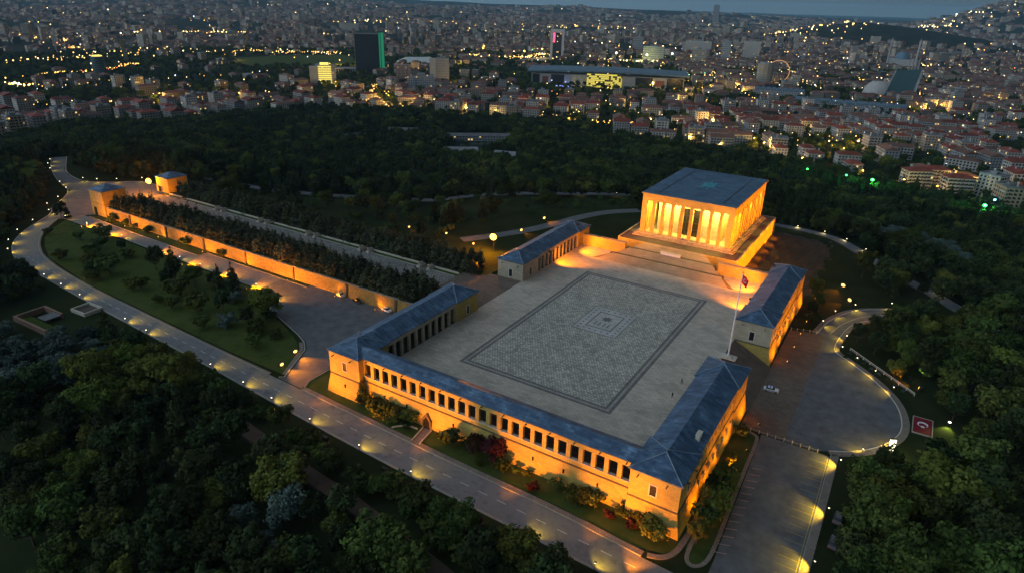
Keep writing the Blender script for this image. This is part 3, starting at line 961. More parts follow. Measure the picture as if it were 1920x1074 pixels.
def wing(parent, sx, y0, y1, base=True, lit_stone=None, n_open=10):
    """colonnaded range along the plaza: solid outside, open inside"""
    st = lit_stone or STONE
    a, b = sorted((sx * 41.5, sx * 52.2))
    mb = MB()
    sb(mb, sx, 51.6, y0, -0.06, 52.2, y1, 7.1)
    w = mb.build("outer_wall", st, parent)
    lo = MB()
    ea, eb = (0.0, 1.3) if sx > 0 else (1.3, 0.0)
    lo.frustum(a - ea, y0, b + eb, y1, G - 0.6, a, y0, b, y1, -0.42)
    lo.build("plinth", st, parent)
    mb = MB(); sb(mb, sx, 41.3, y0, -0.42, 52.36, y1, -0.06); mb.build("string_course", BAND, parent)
    mb = MB(); sb(mb, sx, 41.5, y0, 5.6, 42.3, y1, 7.1); mb.build("lintel", STONE2, parent)
    mb = MB(); sb(mb, sx, 46.0, y0, -0.06, 46.3, y1, 7.1); mb.build("shaded_inner_wall", DARKIN, parent)
    rf = MB(); rf.hip(min(sx * 41.1, sx * 52.65), y0 - 6.1, max(sx * 41.1, sx * 52.65), y1 + 6.0, 7.1, 2.55, fascia=0.2, hipin=0.05)
    rf.build("roof", LEAD, parent)
    p_ = (y1 - y0) / n_open
    pm = MB(); pm.box(-0.42, -0.42, 0, 0.42, 0.42, 5.66)
    me_ = pm.mesh("pillar", [STONE2])
    for i in range(n_open + 1):
        o = bpy.data.objects.new("pillar", me_); COL.objects.link(o); o.parent = parent
        o.location = (sx * 41.95, y0 + i * p_, -0.06)
    return w

def outer_windows(parent, sx, y0, y1, nu, nl, x=52.2):
    f = 1 if sx > 0 else 3
    for i in range(nu):
        window(parent, sx * x, y0 + (i + .5) * (y1 - y0) / nu, 3.0, 0.9, 1.7, f, frame=0.14, proud=0.05)
    for i in range(nl):
        window(parent, sx * (x + 0.62), y0 + (i + .5) * (y1 - y0) / nl, -4.2, 1.1, 2.0, f, frame=0.16, proud=0.12)

for sx in (-1, 1):
    wing(ug, sx, -57.6, -23.4)
    pv = pavilion(ug, sx, -23.4, -11.2, "end_pavilion")
    window(pv, sx * 41.0, -17.2, 0.9, 1.4, 3.0, 3 if sx > 0 else 1)
    window(pv, sx * 47, -11.2, 0.9, 1.4, 3.0, 2)
    if sx > 0:
        outer_windows(ug, sx, -57.0, -24.0, 12, 8)
        window(pv, 52.6, -17.2, 2.6, 1.0, 2.0, 1, frame=0.2)
ch = MB(); ch.box(-0.5, -1.2, -1.2, 0.5, 1.2, 0.75); ch.box(-0.6, -1.3, 0.75, 0.6, 1.3, 0.9)
ch.build("chimney", TRIM, ug, (50.6, -52.5, 8.6))
# pointed door in the front wall with its stair path
door = MB()
pts = [(-1.6, 0), (1.6, 0), (1.6, 2.6), (0, 4.6), (-1.6, 2.6)]
door.solid([(x, -0.35, z) for x, z in pts], [(x, 0.6, z) for x, z in pts])
door.build("doorway", BAND, ug, (-17.6, -69.0, G))
dd = MB()
pts = [(-1.0, 0), (1.0, 0), (1.0, 2.3), (0, 3.6), (-1.0, 2.3)]
dd.solid([(x, -0.45, z) for x, z in pts], [(x, 0.1, z) for x, z in pts])
dd.build("door", DARKGLASS, ug, (-17.6, -69.0, G))
kerb("path", [(-17.0, -69.4), (-16.4, -73), (-15.9, -76.2)], 2.4, mat=SIDEWALK, h=0.1)
kerb("kerb", [(-18.4, -69.6), (-17.7, -73), (-17.2, -76)], 0.25, h=0.5, mat=TRIM)
kerb("kerb", [(-15.6, -69.6), (-15.0, -73), (-14.5, -76)], 0.25, h=0.5, mat=TRIM)
kerb("kerb", smooth([(-19.2, -71.2), (-22.6, -71.4), (-24.6, -73.4), (-25.4, -74.6)], 2), 0.3, h=0.45, mat=TRIM)

for sx, nm, lb in ((-1, "gallery_wing", "colonnaded stone range on the far left of the plaza beside the lion road"), (1, "gallery_wing", "long stone range with lead roof on the far right of the plaza behind the flagpole")):
    gw = thing(nm, lb, "building", (0, 0, 0))
    wing(gw, sx, 31.8, 67.5, n_open=11 if sx < 0 else 10)
    pv = pavilion(gw, sx, 19.6, 31.8, "end_pavilion", base=True)
    pv.data.materials[0] = STONE2
    window(pv, sx * 46.6, 19.6, 0.9, 1.5, 3.0, 0)
    window(pv, sx * 41.0, 25.6, 0.9, 1.4, 3.0, 3 if sx > 0 else 1)
    for k in (-3.6, 3.6):
        spout(pv, sx * 46.8 + k, 19.6, 5.9, 0)
    p2 = pavilion(gw, sx, 67.5, 78.9, "end_pavilion")
    if sx > 0:
        outer_windows(gw, sx, 32.2, 67, 13, 8)
        window(p2, 52.6, 73, 2.6, 1.0, 2.0, 1, frame=0.2)
        window(pv, 52.6, 25.6, 2.6, 1.0, 2.0, 1, frame=0.2)
    # floodlights under the eaves toward the stairs and down on the paving
    fx = sx * 40.6
    mb = MB(); mb.box(-0.3, -0.4, -0.25, 0.3, 0.4, 0.25)
    mb.build("flood_housing", METAL, gw, (fx, 40.0, 6.6))
    spot(gw, (fx - sx * 0.6, 40, 6.3), (sx * 32, 57, 0), 32000, AMBER, 85, 0.8, 0.3)
    spot(gw, (sx * 42, 69.5, 10.6), (sx * 8, 89, 12), 80000, AMBER, 62, 0.7, 0.4)
    mb = MB(); mb.box(-0.4, -0.4, -0.4, 0.4, 0.4, 0.3)
    mb.build("flood_housing", METAL, gw, (sx * 42.2, 69, 10.2))
    spot(gw, (fx - sx * 0.6, 60, 6.3), (sx * 26, 70.5, 1.5), 26000, AMBER, 100, 0.8, 0.3)

# walls beside the stairs
for sx, side in ((-1, "left"), (1, "right")):
    fwall = thing("flank_wall", "amber lit ashlar wall %s" % ("between the colonnaded range and the wide stairs" if sx < 0 else "behind the flag, right of the wide stairs"), "wall", (0, 0, 0))
    mb = MB(); sb(mb, sx, 20.4, 72.6, -0.3, 41.0, 74.0, 4.75); mb.build("wall", STONE, fwall)
    mb = MB()
    for i in range(10):
        sb(mb, sx, 20.3 + i * 2.06, 72.4, 4.75, 20.3 + i * 2.06 + 1.98, 74.2, 5.05 + 0.06 * (i % 2))
    mb.build("coping", COPING, fwall)

# ------------------------------------------------------------------ the tomb on its terrace
tr = thing("terrace", "stone terrace with an amber lit retaining wall below the great colonnaded hall", "terrace", (0, 0, 0))
mb = MB(); mb.frustum(-27.2, 78.6, 27.4, 153, G - 1, -26.5, 78.6, 26.5, 152.5, 5.0)
mb.build("wall", STONE, tr)
mb = MB(); mb.sheet([(-25.9, 78.7), (25.9, 78.7), (25.9, 151.9), (-25.9, 151.9)], 5.03); mb.build("paving", noisy("terrace_paving", (.075, .055, .04), (.12, .09, .065), .6, detail=9), tr)
mb = MB()
mb.box(-26.6, 79, 5.0, -25.9, 152.6, 5.3); mb.box(25.9, 79, 5.0, 26.6, 152.6, 5.3); mb.box(-25.9, 151.9, 5.0, 25.9, 152.6, 5.3)
mb.build("coping", COPING, tr)
ma = thing("colonnaded_hall", "great square hall of tall floodlit piers under a flat blue roof", "monument", (0, 0, 0))
for i, (e, z0, z1) in enumerate(((2.4, 5.03, 5.5), (1.6, 5.5, 5.95), (0.8, 5.95, 6.4))):
    mb = MB(); mb.box(-20.5 - e, 87.8 - e, z0, 20.5 + e, 146 + e, z1); mb.build("step", COPING if i < 2 else STEP, ma)
mb = MB(); mb.box(-14.6, 94.6, 6.4, 14.6, 139.5, 23.8)
cella = mb.build("inner_hall", STONE2, ma)
mb = MB(); mb.box(-4.4, 94.3, 6.4, 4.4, 94.7, 18.5); dr = mb.build("door", DARKGLASS, ma)
mb = MB()
for x in (-4.4, -1.5, 1.5, 4.4):
    mb.box(x - 0.25, 94.1, 6.4, x + 0.25, 94.5, 18.6)
for z in (9.5, 12.5, 15.5, 18.5):
    mb.box(-4.6, 94.15, z - 0.2, 4.6, 94.45, z + 0.2)
mb.build("grille", METAL, dr)
def pier(w, d):
    a = MB(); a.box(-w / 2, -d / 2, 0, w / 2, d / 2, 14.75)
    return a.mesh("pier", [STONE])
corner, front, side_ = pier(2.2, 2.2), pier(1.28, 1.6), pier(1.7, 1.6)
def put(me_, x, y):
    o = bpy.data.objects.new("pier", me_); COL.objects.link(o); o.parent = ma; o.location = (x, y, 6.4)
for y in (89.1, 144.7):
    for x in (-19.2, 19.2):
        put(corner, x, y)
    for i in range(8):
        put(front, -19.2 + (i + 1) * 38.4 / 9, y)
for sx in (-1, 1):
    for i in range(13):
        put(side_, sx * 19.3, 89.1 + (i + 1) * 55.6 / 14)
mb = MB()
mb.box(-20.3, 88.0, 21.15, 20.3, 90.0, 24.1); mb.box(-20.3, 143.8, 21.15, 20.3, 145.8, 24.1)
mb.box(-20.3, 90.0, 21.15, -18.4, 143.8, 24.1); mb.box(18.4, 90.0, 21.15, 20.3, 143.8, 24.1)
mb.build("entablature", STONE, ma)
mb = MB(); mb.box(-20.85, 87.45, 24.1, 20.85, 146.35, 24.5); mb.build("cornice", STONE, ma)
ROOFSL = bricky("slate_roof", (0.11, 0.185, 0.26), (0.08, 0.135, 0.195), (0.045, 0.075, 0.11), 3.0, 1.4, 0.06, wall=False, big=[(0.3, (0.6, 0.62, 0.65)), (0.7, (1.35, 1.3, 1.25))])
mb = MB(); mb.box(-20.7, 87.6, 24.5, 20.7, 146.2, 24.7)
rf = mb.build("roof", ROOFSL, ma)
mb = MB()
for x in (-14.2, 14.2):
    mb.box(x - 0.22, 90, 24.69, x + 0.22, 144, 24.74)
mb.box(-14, 143.6, 24.69, 14, 144, 24.74)
mb.build("gutter", METAL, rf)
COPPER = noisy("verdigris_copper", (0.06, 0.17, 0.22), (0.08, 0.40, 0.44), 0.4, detail=8)
mb = MB()
st = []
for i in range(16):
    a = 2 * math.pi * i / 16 + 0.2
    r_ = (9.5, 3.6)[i % 2] * (1.0 + 0.15 * math.sin(i * 2.1))
    st.append((0.3 + r_ * math.cos(a) * 0.62, 118 + r_ * math.sin(a)))
mb.solid([(x, y, 24.69) for x, y in st], [(x, y, 24.78) for x, y in st])
mb.build("roof_star", COPPER, rf)  # star-shaped turquoise patch lying on the roof
HALLGLOW = (1.0, 0.70, 0.14)
for i in range(9):
    x = -17 + i * 34 / 8
    if abs(x) > 1:
        spot(ma, (x, 90.9, 21.0), (x, 93.6, 6.4), 5200, HALLGLOW, 150, 0.5, 0.3, "portico_light")
for y in (98, 108, 118, 128, 138):
    spot(ma, (17.4, y, 21.0), (15.4, y, 6.4), 6000, HALLGLOW, 150, 0.5, 0.3, "portico_light")
for y in (90, 101, 112, 123, 134, 145):
    spot(tr, (41, y, 4.5), (20, y + 0.5, 14.5), 34000, AMBER, 75, 0.8, 0.6)
    spot(tr, (34, y - 2, -1.2), (26.6, y - 3, 1.6), 9000, AMBER, 110, 0.8, 0.3)

# ------------------------------------------------------------------ lion road terrace
mb = MB()
mb.box(-268, -19.0, G - 1, -57.2, 27.4, -1.2)
for i in range(10):
    mb.box(-268 - (i + 1) * 0.8, -6.5, G - 1, -268 - i * 0.8, 14, -1.2 - (i + 1) * 0.52)
structure(mb.build("lion_terrace", [LAWN]))
sheet("lion_road", [(-268, -3.5), (-57.2, -3.5), (-57.2, 10.4), (-268, 10.4)], -1.19, LIONPAVE)
sheet("lion_road", [(-67, -10.4), (-57.2, -10.4), (-57.2, 18.7), (-67, 18.7)], -1.182, BROWNPAVE)
gaps = [-83, -116.5, -150, -183.5, -217, -250.5]
edges = [-67.5] + gaps + [-266]
for a, b in zip(edges, edges[1:]):
    b0, a0 = b + 1.9, a - (1.9 if a != -67.5 else 0)
    for yy, hh, w_ in ((10.6, 0.3, 0.45), (13.6, 0.55, 0.7)):
        kerb("kerb", [(b0, yy), (a0, yy)], w_, z0=-1.2, h=hh, mat=TRIM if yy > 11 else KERB)
for gx in gaps:
    sheet("path", [(gx - 1.8, 10.4), (gx + 1.8, 10.4), (gx + 1.8, 14.4), (gx - 1.8, 14.4)], -1.186, BROWNPAVE)

rw = thing("retaining_wall", "long rubble retaining wall glowing orange below the dark juniper row", "wall", (0, 0, 0))
mb = MB(); mb.frustum(-266, -20.1, -57.5, -19.0, G - 0.5, -266, -19.7, -57.5, -19.0, -1.15); mb.build("wall", RUBBLE, rw)
mb = MB(); mb.box(-266, -19.9, -1.15, -57.5, -18.9, -0.85); mb.build("coping", COPING, rw)
for x in (-245, -215, -186, -157, -127, -97, -72):
    mb = MB(); mb.frustum(-0.45, -1.15, 0.45, 0, 0, -0.45, -0.75, 0.45, 0, 5.6); mb.build("buttress", BAND, rw, (x, -19.4, G - 0.1))

def gate_tower(lab, x0, x1, y0, y1, zb, door_face):
    tw = thing("gate_tower", lab, "tower", (0, 0, 0))
    mb = MB(); mb.frustum(x0 - 0.3, y0 - 0.3, x1 + 0.3, y1 + 0.3, zb - 0.3, x0, y0, x1, y1, 6.6); mb.build("wall", STONE, tw)
    mb = MB(); mb.box(x0 - 0.15, y0 - 0.15, -0.2 if zb < -3 else 2.2, x1 + 0.15, y1 + 0.15, 0.1 if zb < -3 else 2.5); mb.build("string_course", BAND, tw)
    rf = MB(); rf.hip(x0 - 0.5, y0 - 0.5, x1 + 0.5, y1 + 0.5, 6.6, 2.3, fascia=0.25); rf.build("roof", LEAD, tw)
    window(tw, (x0 + x1) / 2 + 1.0, y0, 1.6 if zb < -3 else 2.9, 1.6, 3.4 if zb < -3 else 2.6, 0)
    if zb < -3:
        mb = MB(); mb.box(-1.0, -0.5, 0, 1.0, 0.1, 4.2); mb.build("door", DARKGLASS, tw, ((x0 + x1) / 2 - 2.6, y0 - 0.1, zb))
    else:
        mb = MB(); mb.box(-0.9, -0.4, 0, 0.9, 0.1, 3.0); mb.build("door", DARKGLASS, tw, ((x0 + x1) / 2 - 2.6, y0 - 0.1, zb))
    return tw
g1 = gate_tower("square stone gate tower lit orange at the near end of the rubble wall", -279.0, -267.0, -20.0, -8.0, G, 0)
spot(g1, (-262, -30, G + 1), (-272, -20, 1), 9000, AMBER, 80, .8, .3)
g2 = gate_tower("smaller lit stone gate tower beside the glaring floodlight", -276.5, -266.0, 14.6, 26.2, -1.2, 0)
spot(g2, (-258, 8.5, 0), (-268, 15.5, 3), 6000, AMBER, 80, .8, .3)
# ------------------------------------------------------------------ trees
def crown_mesh(name, mat, lobes, n, size, seed, up=0.2, flat=0.0):
    """many small bent leaf clumps spread through the lobes' volume, thicker toward their skins"""
    rnd = random.Random(seed)
    mb = MB()
    vol = [a * b * c for _, _, _, a, b, c in lobes]
    for _ in range(n):
        x, y, z, a, b, c = rnd.choices(lobes, vol)[0]
        while True:
            d = Vector((rnd.gauss(0, 1), rnd.gauss(0, 1), rnd.gauss(0, 1) + up))
            if d.length > 0.2:
                break
        d.normalize()
        r = rnd.random() ** 0.33 * rnd.uniform(0.75, 1.12)
        p = Vector((x + d.x * a * r, y + d.y * b * r, z + d.z * c * r))
        nrm = (d + Vector((rnd.uniform(-.8, .8), rnd.uniform(-.8, .8), rnd.uniform(-.4, .9)))).normalized()
        t_ = nrm.orthogonal().normalized()
        t_.rotate(Matrix.Rotation(rnd.uniform(0, 6.28), 3, nrm))
        bb = nrm.cross(t_)
        s = size * rnd.uniform(0.55, 1.3)
        w = s * rnd.uniform(0.45, 0.8)
        drop = nrm * (-0.25 * s)
        mb.face([p - t_ * s + drop, p - bb * w, p + bb * w])
        mb.face([p + t_ * s + drop, p + bb * w, p - bb * w])
    return mb.mesh(name, [mat])

def trunk_mesh(h, r, limbs, seed, top):
    rnd = random.Random(seed)
    mb = MB()
    mb.cyl((0, 0, -0.8), (0.1, 0.05, h * 0.55), r, r * 0.72, 7)
    mb.cyl((0.1, 0.05, h * 0.55), (0.15, 0, h), r * 0.72, r * 0.4, 7)
    mb.cyl((0.15, 0, h), (0.1, 0.1, top), r * 0.4, r * 0.1, 6)
    for i in range(limbs):
        a = i * 2.4 + rnd.uniform(-.4, .4)
        z = h * rnd.uniform(0.6, 1.05)
        L = (top - h) * rnd.uniform(0.5, 0.8)
        q = (math.cos(a) * L, math.sin(a) * L, z + L * rnd.uniform(.4, .9))
        mb.cyl((0.1, 0, z), q, r * 0.35, r * 0.1, 5)
    return mb.mesh("trunk", [BARK])

def round_lobes(h0, h1, rad, n, seed):
    rnd = random.Random(seed)
    cz, hz = (h0 + h1) / 2, (h1 - h0) / 2
    out = [(0, 0, cz, rad * 0.62, rad * 0.62, hz * 0.75)]
    for i in range(n):
        a = i * 2.39996 + rnd.uniform(-.3, .3)
        k = rnd.uniform(0.45, 0.72)
        zz = cz + hz * rnd.uniform(-0.55, 0.62)
        out.append((math.cos(a) * rad * k, math.sin(a) * rad * k, zz, rad * rnd.uniform(.3, .46), rad * rnd.uniform(.3, .46), hz * rnd.uniform(.28, .42)))
    return out

def cone_lobes(h0, h1, rad, n, seed):
    rnd = random.Random(seed)
    out = []
    for i in range(n):
        f = i / (n - 1)
        z = h0 + (h1 - h0) * f
        r_ = rad * (1 - f) ** 0.8 + 0.15
        for k in range(4 if f < 0.7 else 2):
            a = rnd.uniform(0, 6.28)
            out.append((math.cos(a) * r_ * .5, math.sin(a) * r_ * .5, z + rnd.uniform(-.3, .3), r_ * .62, r_ * .62, (h1 - h0) / n * 0.9))
    return out

SPEC = {}   # kind -> list of (crown mesh, trunk mesh, height)
SPEC['broad'] = [(crown_mesh("crown", LEAF_GREEN, round_lobes(2.8, 11 + v, 5.2, 11 + v, v), 1700, 0.52, v), trunk_mesh(3.5, 0.32, 6, v, 8.5), 11 + v) for v in range(3)]
SPEC['dark'] = [(crown_mesh("crown", LEAF_DARK, round_lobes(2.0, 12, 4.4, 12, 20 + v), 1600, 0.5, 20 + v), trunk_mesh(3.0, 0.3, 5, v, 9), 12) for v in range(2)]
SPEC['pine'] = [(crown_mesh("crown", LEAF_DARK, cone_lobes(1.8, 13.5, 3.3, 10, 30 + v), 1500, 0.46, 30 + v, up=-0.1), trunk_mesh(4.0, 0.3, 4, v, 12.5), 13.5) for v in range(2)]
SPEC['silver'] = [(crown_mesh("crown", LEAF_SILVER, round_lobes(1.5, 9, 4.8, 12, 40 + v), 1700, 0.42, 40 + v), trunk_mesh(2.5, 0.26, 6, v, 6.5), 9) for v in range(2)]
SPEC['olive'] = [(crown_mesh("crown", LEAF_OLIVE, round_lobes(3.0, 14, 7.0, 16, 50 + v), 2600, 0.58, 50 + v), trunk_mesh(4.5, 0.42, 7, v, 11), 14) for v in range(2)]
SPEC['juniper'] = [(crown_mesh("crown", LEAF_JUNI, cone_lobes(0.5, 6.6, 2.3, 7, 60 + v) + [(0, 0, 2.2, 1.9, 1.9, 1.9)], 620, 0.36, 60 + v, up=0.3), trunk_mesh(1.2, 0.16, 3, v, 5.5), 6.6) for v in range(3)]
SPEC['shrub'] = [(crown_mesh("crown", LEAF_GREEN, round_lobes(0.1, 2.6, 1.9, 8, 70 + v), 520, 0.26, 70 + v), trunk_mesh(0.5, 0.08, 4, v, 1.8), 2.6) for v in range(2)]
SPEC['oliveshrub'] = [(crown_mesh("crown", LEAF_OLIVE, round_lobes(0.1, 3.0, 2.2, 9, 80 + v), 800, 0.25, 80 + v), trunk_mesh(0.5, 0.1, 4, v, 2.0), 3.0) for v in range(1)]
SPEC['plum'] = [(crown_mesh("crown", LEAF_RED, round_lobes(0.8, 6.0, 3.6, 11, 90), 1500, 0.34, 90), trunk_mesh(1.5, 0.18, 6, 9, 4.3), 6.0)]
SPEC['redshrub'] = [(crown_mesh("crown", LEAF_RED, round_lobes(0.1, 2.2, 1.8, 8, 95), 500, 0.24, 95), trunk_mesh(0.5, 0.08, 4, 9, 1.5), 2.2)]
SPEC['whiteshrub'] = [(crown_mesh("crown", LEAF_SILVER, round_lobes(0.1, 2.6, 2.3, 9, 97), 700, 0.24, 97), trunk_mesh(0.5, 0.1, 4, 9, 1.8), 2.6)]
KIND = {'broad': ('broadleaf_tree', 'tree'), 'dark': ('dark_tree', 'tree'), 'pine': ('pine_tree', 'tree'), 'silver': ('silver_tree', 'tree'), 'olive': ('broad_tree', 'tree'),
        'juniper': ('juniper_tree', 'tree'), 'shrub': ('shrub', 'shrub'), 'oliveshrub': ('shrub', 'shrub'), 'plum': ('plum_tree', 'tree'), 'redshrub': ('shrub', 'shrub'), 'whiteshrub': ('shrub', 'shrub')}
CROWNS = {}
def plant(kind, x, y, s, label, group=None, v=0, z=None, sz=None, rz=None):
    cm, tm, h = SPEC[kind][v % len(SPEC[kind])]
    nm, cat = KIND[kind]
    r = thing(nm, label, cat, (x, y, t1(x, y) - 0.05 if z is None else z), random.uniform(0, 6.28) if rz is None else rz, group)
    r.scale = (s, s, s if sz is None else sz)
    o = bpy.data.objects.new("trunk", tm); COL.objects.link(o); o.parent = r
    c = bpy.data.objects.new("crown", cm); COL.objects.link(c); c.parent = r
    CROWNS.setdefault((kind, v % len(SPEC[kind])), c)
    return r

# juniper rows on the lion road terrace
rows = [(-16.4, 4.1, 'near'), (-10.8, 4.3, 'near'), (-5.4, 4.5, 'near'), (17.2, 3.9, 'far'), (21.4, 4.1, 'far'), (25.4, 4.3, 'far')]
for y, dx, side in rows:
    x = -262.0 + random.uniform(0, 3)
    while x < -62:
        lab = ("dark juniper in the dense rows above the orange lit rubble wall" if side == 'near' else "dark juniper in the rows along the far edge of the lion road")
        plant('juniper', x, y + random.uniform(-.7, .7), (js := random.uniform(1.15, 1.6)), lab, "junipers above the rubble wall" if side == 'near' else "junipers beyond the lion road", v=random.randrange(3), z=-1.25, sz=js * random.uniform(.72, .98))
        x += dx * random.uniform(0.88, 1.12)

# planting below the front wall
plant('pine', -40.0, -70.6, 0.62, "slim dark conifer against the corner of the left stone pavilion", v=1)
plant('shrub', -33.5, -71.6, 1.5, "round green shrub in the clump left of the pointed doorway, nearest the corner pavilion", v=0)
plant('dark', -30.0, -70.8, 0.42, "small dark tree in the clump left of the pointed doorway", v=0)
plant('shrub', -26.4, -71.8, 1.9, "wide dark shrub just left of the pointed doorway", v=1)
plant('shrub', -21.6, -73.2, 0.7, "small shrub inside the curved kerb by the doorway path")
plant('shrub', -13.0, -70.5, 0.45, "tiny clipped shrub right of the doorway path")
plant('dark', -6.5, -72.2, 0.52, "dark round tree at the left of the red plum before the long wall", v=1)
plant('plum', 0.6, -71.6, 0.98, "dark red plum tree standing before the middle of the long wall")
plant('plum', 5.2, -70.6, 1.12, "taller red plum with reddish crown touching the long lit wall", rz=2.0)
plant('oliveshrub', 3.2, -74.2, 0.6, "small olive shrub at the foot of the red plum trees")
plant('shrub', 12.5, -71.5, 0.75, "small round shrub right of the plum trees by the lit wall")
plant('shrub', 15.2, -70.8, 0.8, "low green shrub near the slit windows right of the plum trees", v=1)
plant('redshrub', 19.0, -74.4, 1.1, "small reddish shrub alone on the front lawn")
plant('oliveshrub', 29.5, -71.6, 1.75, "large mounded olive shrub on the lawn before the lit wall", sz=1.2)
plant('redshrub', 38.2, -72.6, 0.9, "reddish shrub near the right corner pavilion")
plant('redshrub', 43.6, -72.4, 1.2, "wide reddish shrub touching the olive bush at the right corner")
plant('oliveshrub', 48.6, -73.2, 1.9, "big round olive bush at the right corner of the lawn", sz=1.6)
plant('oliveshrub', 45.8, -71.4, 1.3, "olive bush behind the reddish shrub at the right corner")
plant('olive', 57.3, -69.5, 0.36, "pale conical tree at the tip of the right-hand planting strip", sz=0.52)
for i, (y, s_, k) in enumerate(((-63.5, 1.9, 'shrub'), (-58.5, 2.1, 'oliveshrub'), (-54, 2.0, 'shrub'), (-50, 1.8, 'oliveshrub'), (-46.4, 1.6, 'shrub'))):
    plant(k, 57.0 + (i % 2) * 0.8, y, s_, ["leafy green bush second in the strip beside the right outer wall", "tall olive bush in the middle of the right planting strip", "dark bush under the chimney side of the right wall",
          "olive bush near the parking bays on the right strip", "round bush at the upper end of the right planting clump"][i], sz=s_ * 1.35)
plant('oliveshrub', 56.2, -38.5, 0.9, "small cone shrub alone on the lawn beside the right outer wall", sz=1.4)
plant('shrub', 55.8, -24.5, 1.3, "dark shrub at the far end of the right planting strip")
# lawn between the lower road and the drive
lawn_list = [(-180.5, -46.4, 'dark', .72, "tall dark tree beside the upper drive where the drive is hidden"), (-176.5, -41.5, 'pine', .62, "pointed dark pine over the drive's near kerb"), (-224, -46, 'shrub', 1.6, "low dark bush alone on the left part of the lawn"),
  (-236, -38.5, 'shrub', 2.1, "wide dark bush below the drive lamps"), (-262, -50, 'shrub', 1.0, "small bush near the bend of the road"), (-244, -45, 'shrub', 1.2, "small dark bush on the wide lawn near the bend"),
  (-191.6, -59.5, 'shrub', 2.2, "flat dark bush in the middle of the lawn"), (-165, -48, 'dark', .62, "dark tree in the middle of the lawn clump"), (-160, -54, 'dark', .55, "lower dark tree at the front of the lawn clump"),
  (-152.5, -47.5, 'broad', .6, "broadleaf tree at the right of the lawn clump"), (-149, -57, 'shrub', 2.2, "dark mound of bushes on the slope of the lawn"), (-141, -44.5, 'pine', .68, "narrow conical pine on the right part of the lawn"),
  (-133.5, -43.5, 'pine', .8, "stout conical pine nearer the parking lot"), (-128.5, -47.5, 'whiteshrub', 1.25, "white flowering shrub between the conical pines"), (-124.5, -55, 'dark', .6, "dark tree behind the white shrub near the parking lot"),
  (-131, -60.5, 'shrub', 2.0, "dark bush low on the lawn by the road"), (-113.5, -61.5, 'whiteshrub', 1.45, "large white flowering shrub on the lawn near the road"), (-106.0, -49.5, 'olive', .68, "large round tree at the edge of the parking lot"),
  (-112, -47.5, 'broad', .66, "broad tree at the left of the round parking-lot tree"), (-108, -57, 'dark', .5, "dark tree below the round parking-lot tree"), (-100.5, -59, 'shrub', 1.7, "dark bush in the corner of the lawn by the floodlights"),
  (-118.5, -67.5, 'shrub', 1.4, "small bush close to the lower road kerb"), (-93, -66, 'shrub', 1.3, "dark bush near the paired corner floodlights"), (-283.5, -33.8, 'dark', .62, "dark tree at the tip of the lawn by the tower square"),
  (-280.5, -32.0, 'pine', .42, "small pointed tree beside the tip of the drive"), (-258, -21.2, 'shrub', 1.4, "bush under the gate tower's wall"), (-247, -20.9, 'shrub', 1.2, "second small bush at the foot of the rubble wall"), (-240, -21.4, 'whiteshrub', .8, "small pale bush at the foot of the rubble wall"),
  (-228, -21.2, 'shrub', 1.3, "dark bush midway along the foot of the rubble wall"), (-172, -20.9, 'shrub', 1.1, "bush at the foot of the orange wall above the drive bay"), (-198, -21.5, 'shrub', 1.2, "bush at the foot of the orange wall left of the drive bay")]
for x, y, k, s_, lb in lawn_list:
    plant(k, x, y, s_ * 1.3, lb, v=random.randrange(3), z=G + 0.02)
for i_ in range(26):
    while True:
        x_, y_ = random.uniform(-225, -92), random.uniform(-68, -40)
        if abs(y_ + 54) < 13 and not (x_ > -118 and y_ > -48):
            break
    k_ = random.choice(('shrub', 'shrub', 'oliveshrub', 'broad', 'dark'))
    plant(k_, x_, y_, random.uniform(1.1, 2.0) if 'shrub' in k_ else random.uniform(.42, .62), "%s among the scattered planting of the left lawn" % ("dark bush" if 'shrub' in k_ else "small dark round tree"),
          "bushes scattered on the left lawn" if 'shrub' in k_ else "small trees scattered on the left lawn", v=random.randrange(3), z=G + 0.02)
for i_, (x_, y_) in enumerate([(-35.5, -70.6), (-31.8, -72.6), (-28.2, -69.9), (-24.3, -70.6), (-22.8, -69.8), (-9.6, -71.2), (-3.4, -70.4), (8.6, -72.6), (23.6, -71.2), (33.6, -70.8), (40.8, -70.9)]):
    plant('shrub', x_, y_, random.uniform(1.1, 1.7), "dark green bush in the planting at the foot of the long lit wall", "dark bushes at the foot of the long lit wall", v=i_ % 2, z=G + .02)
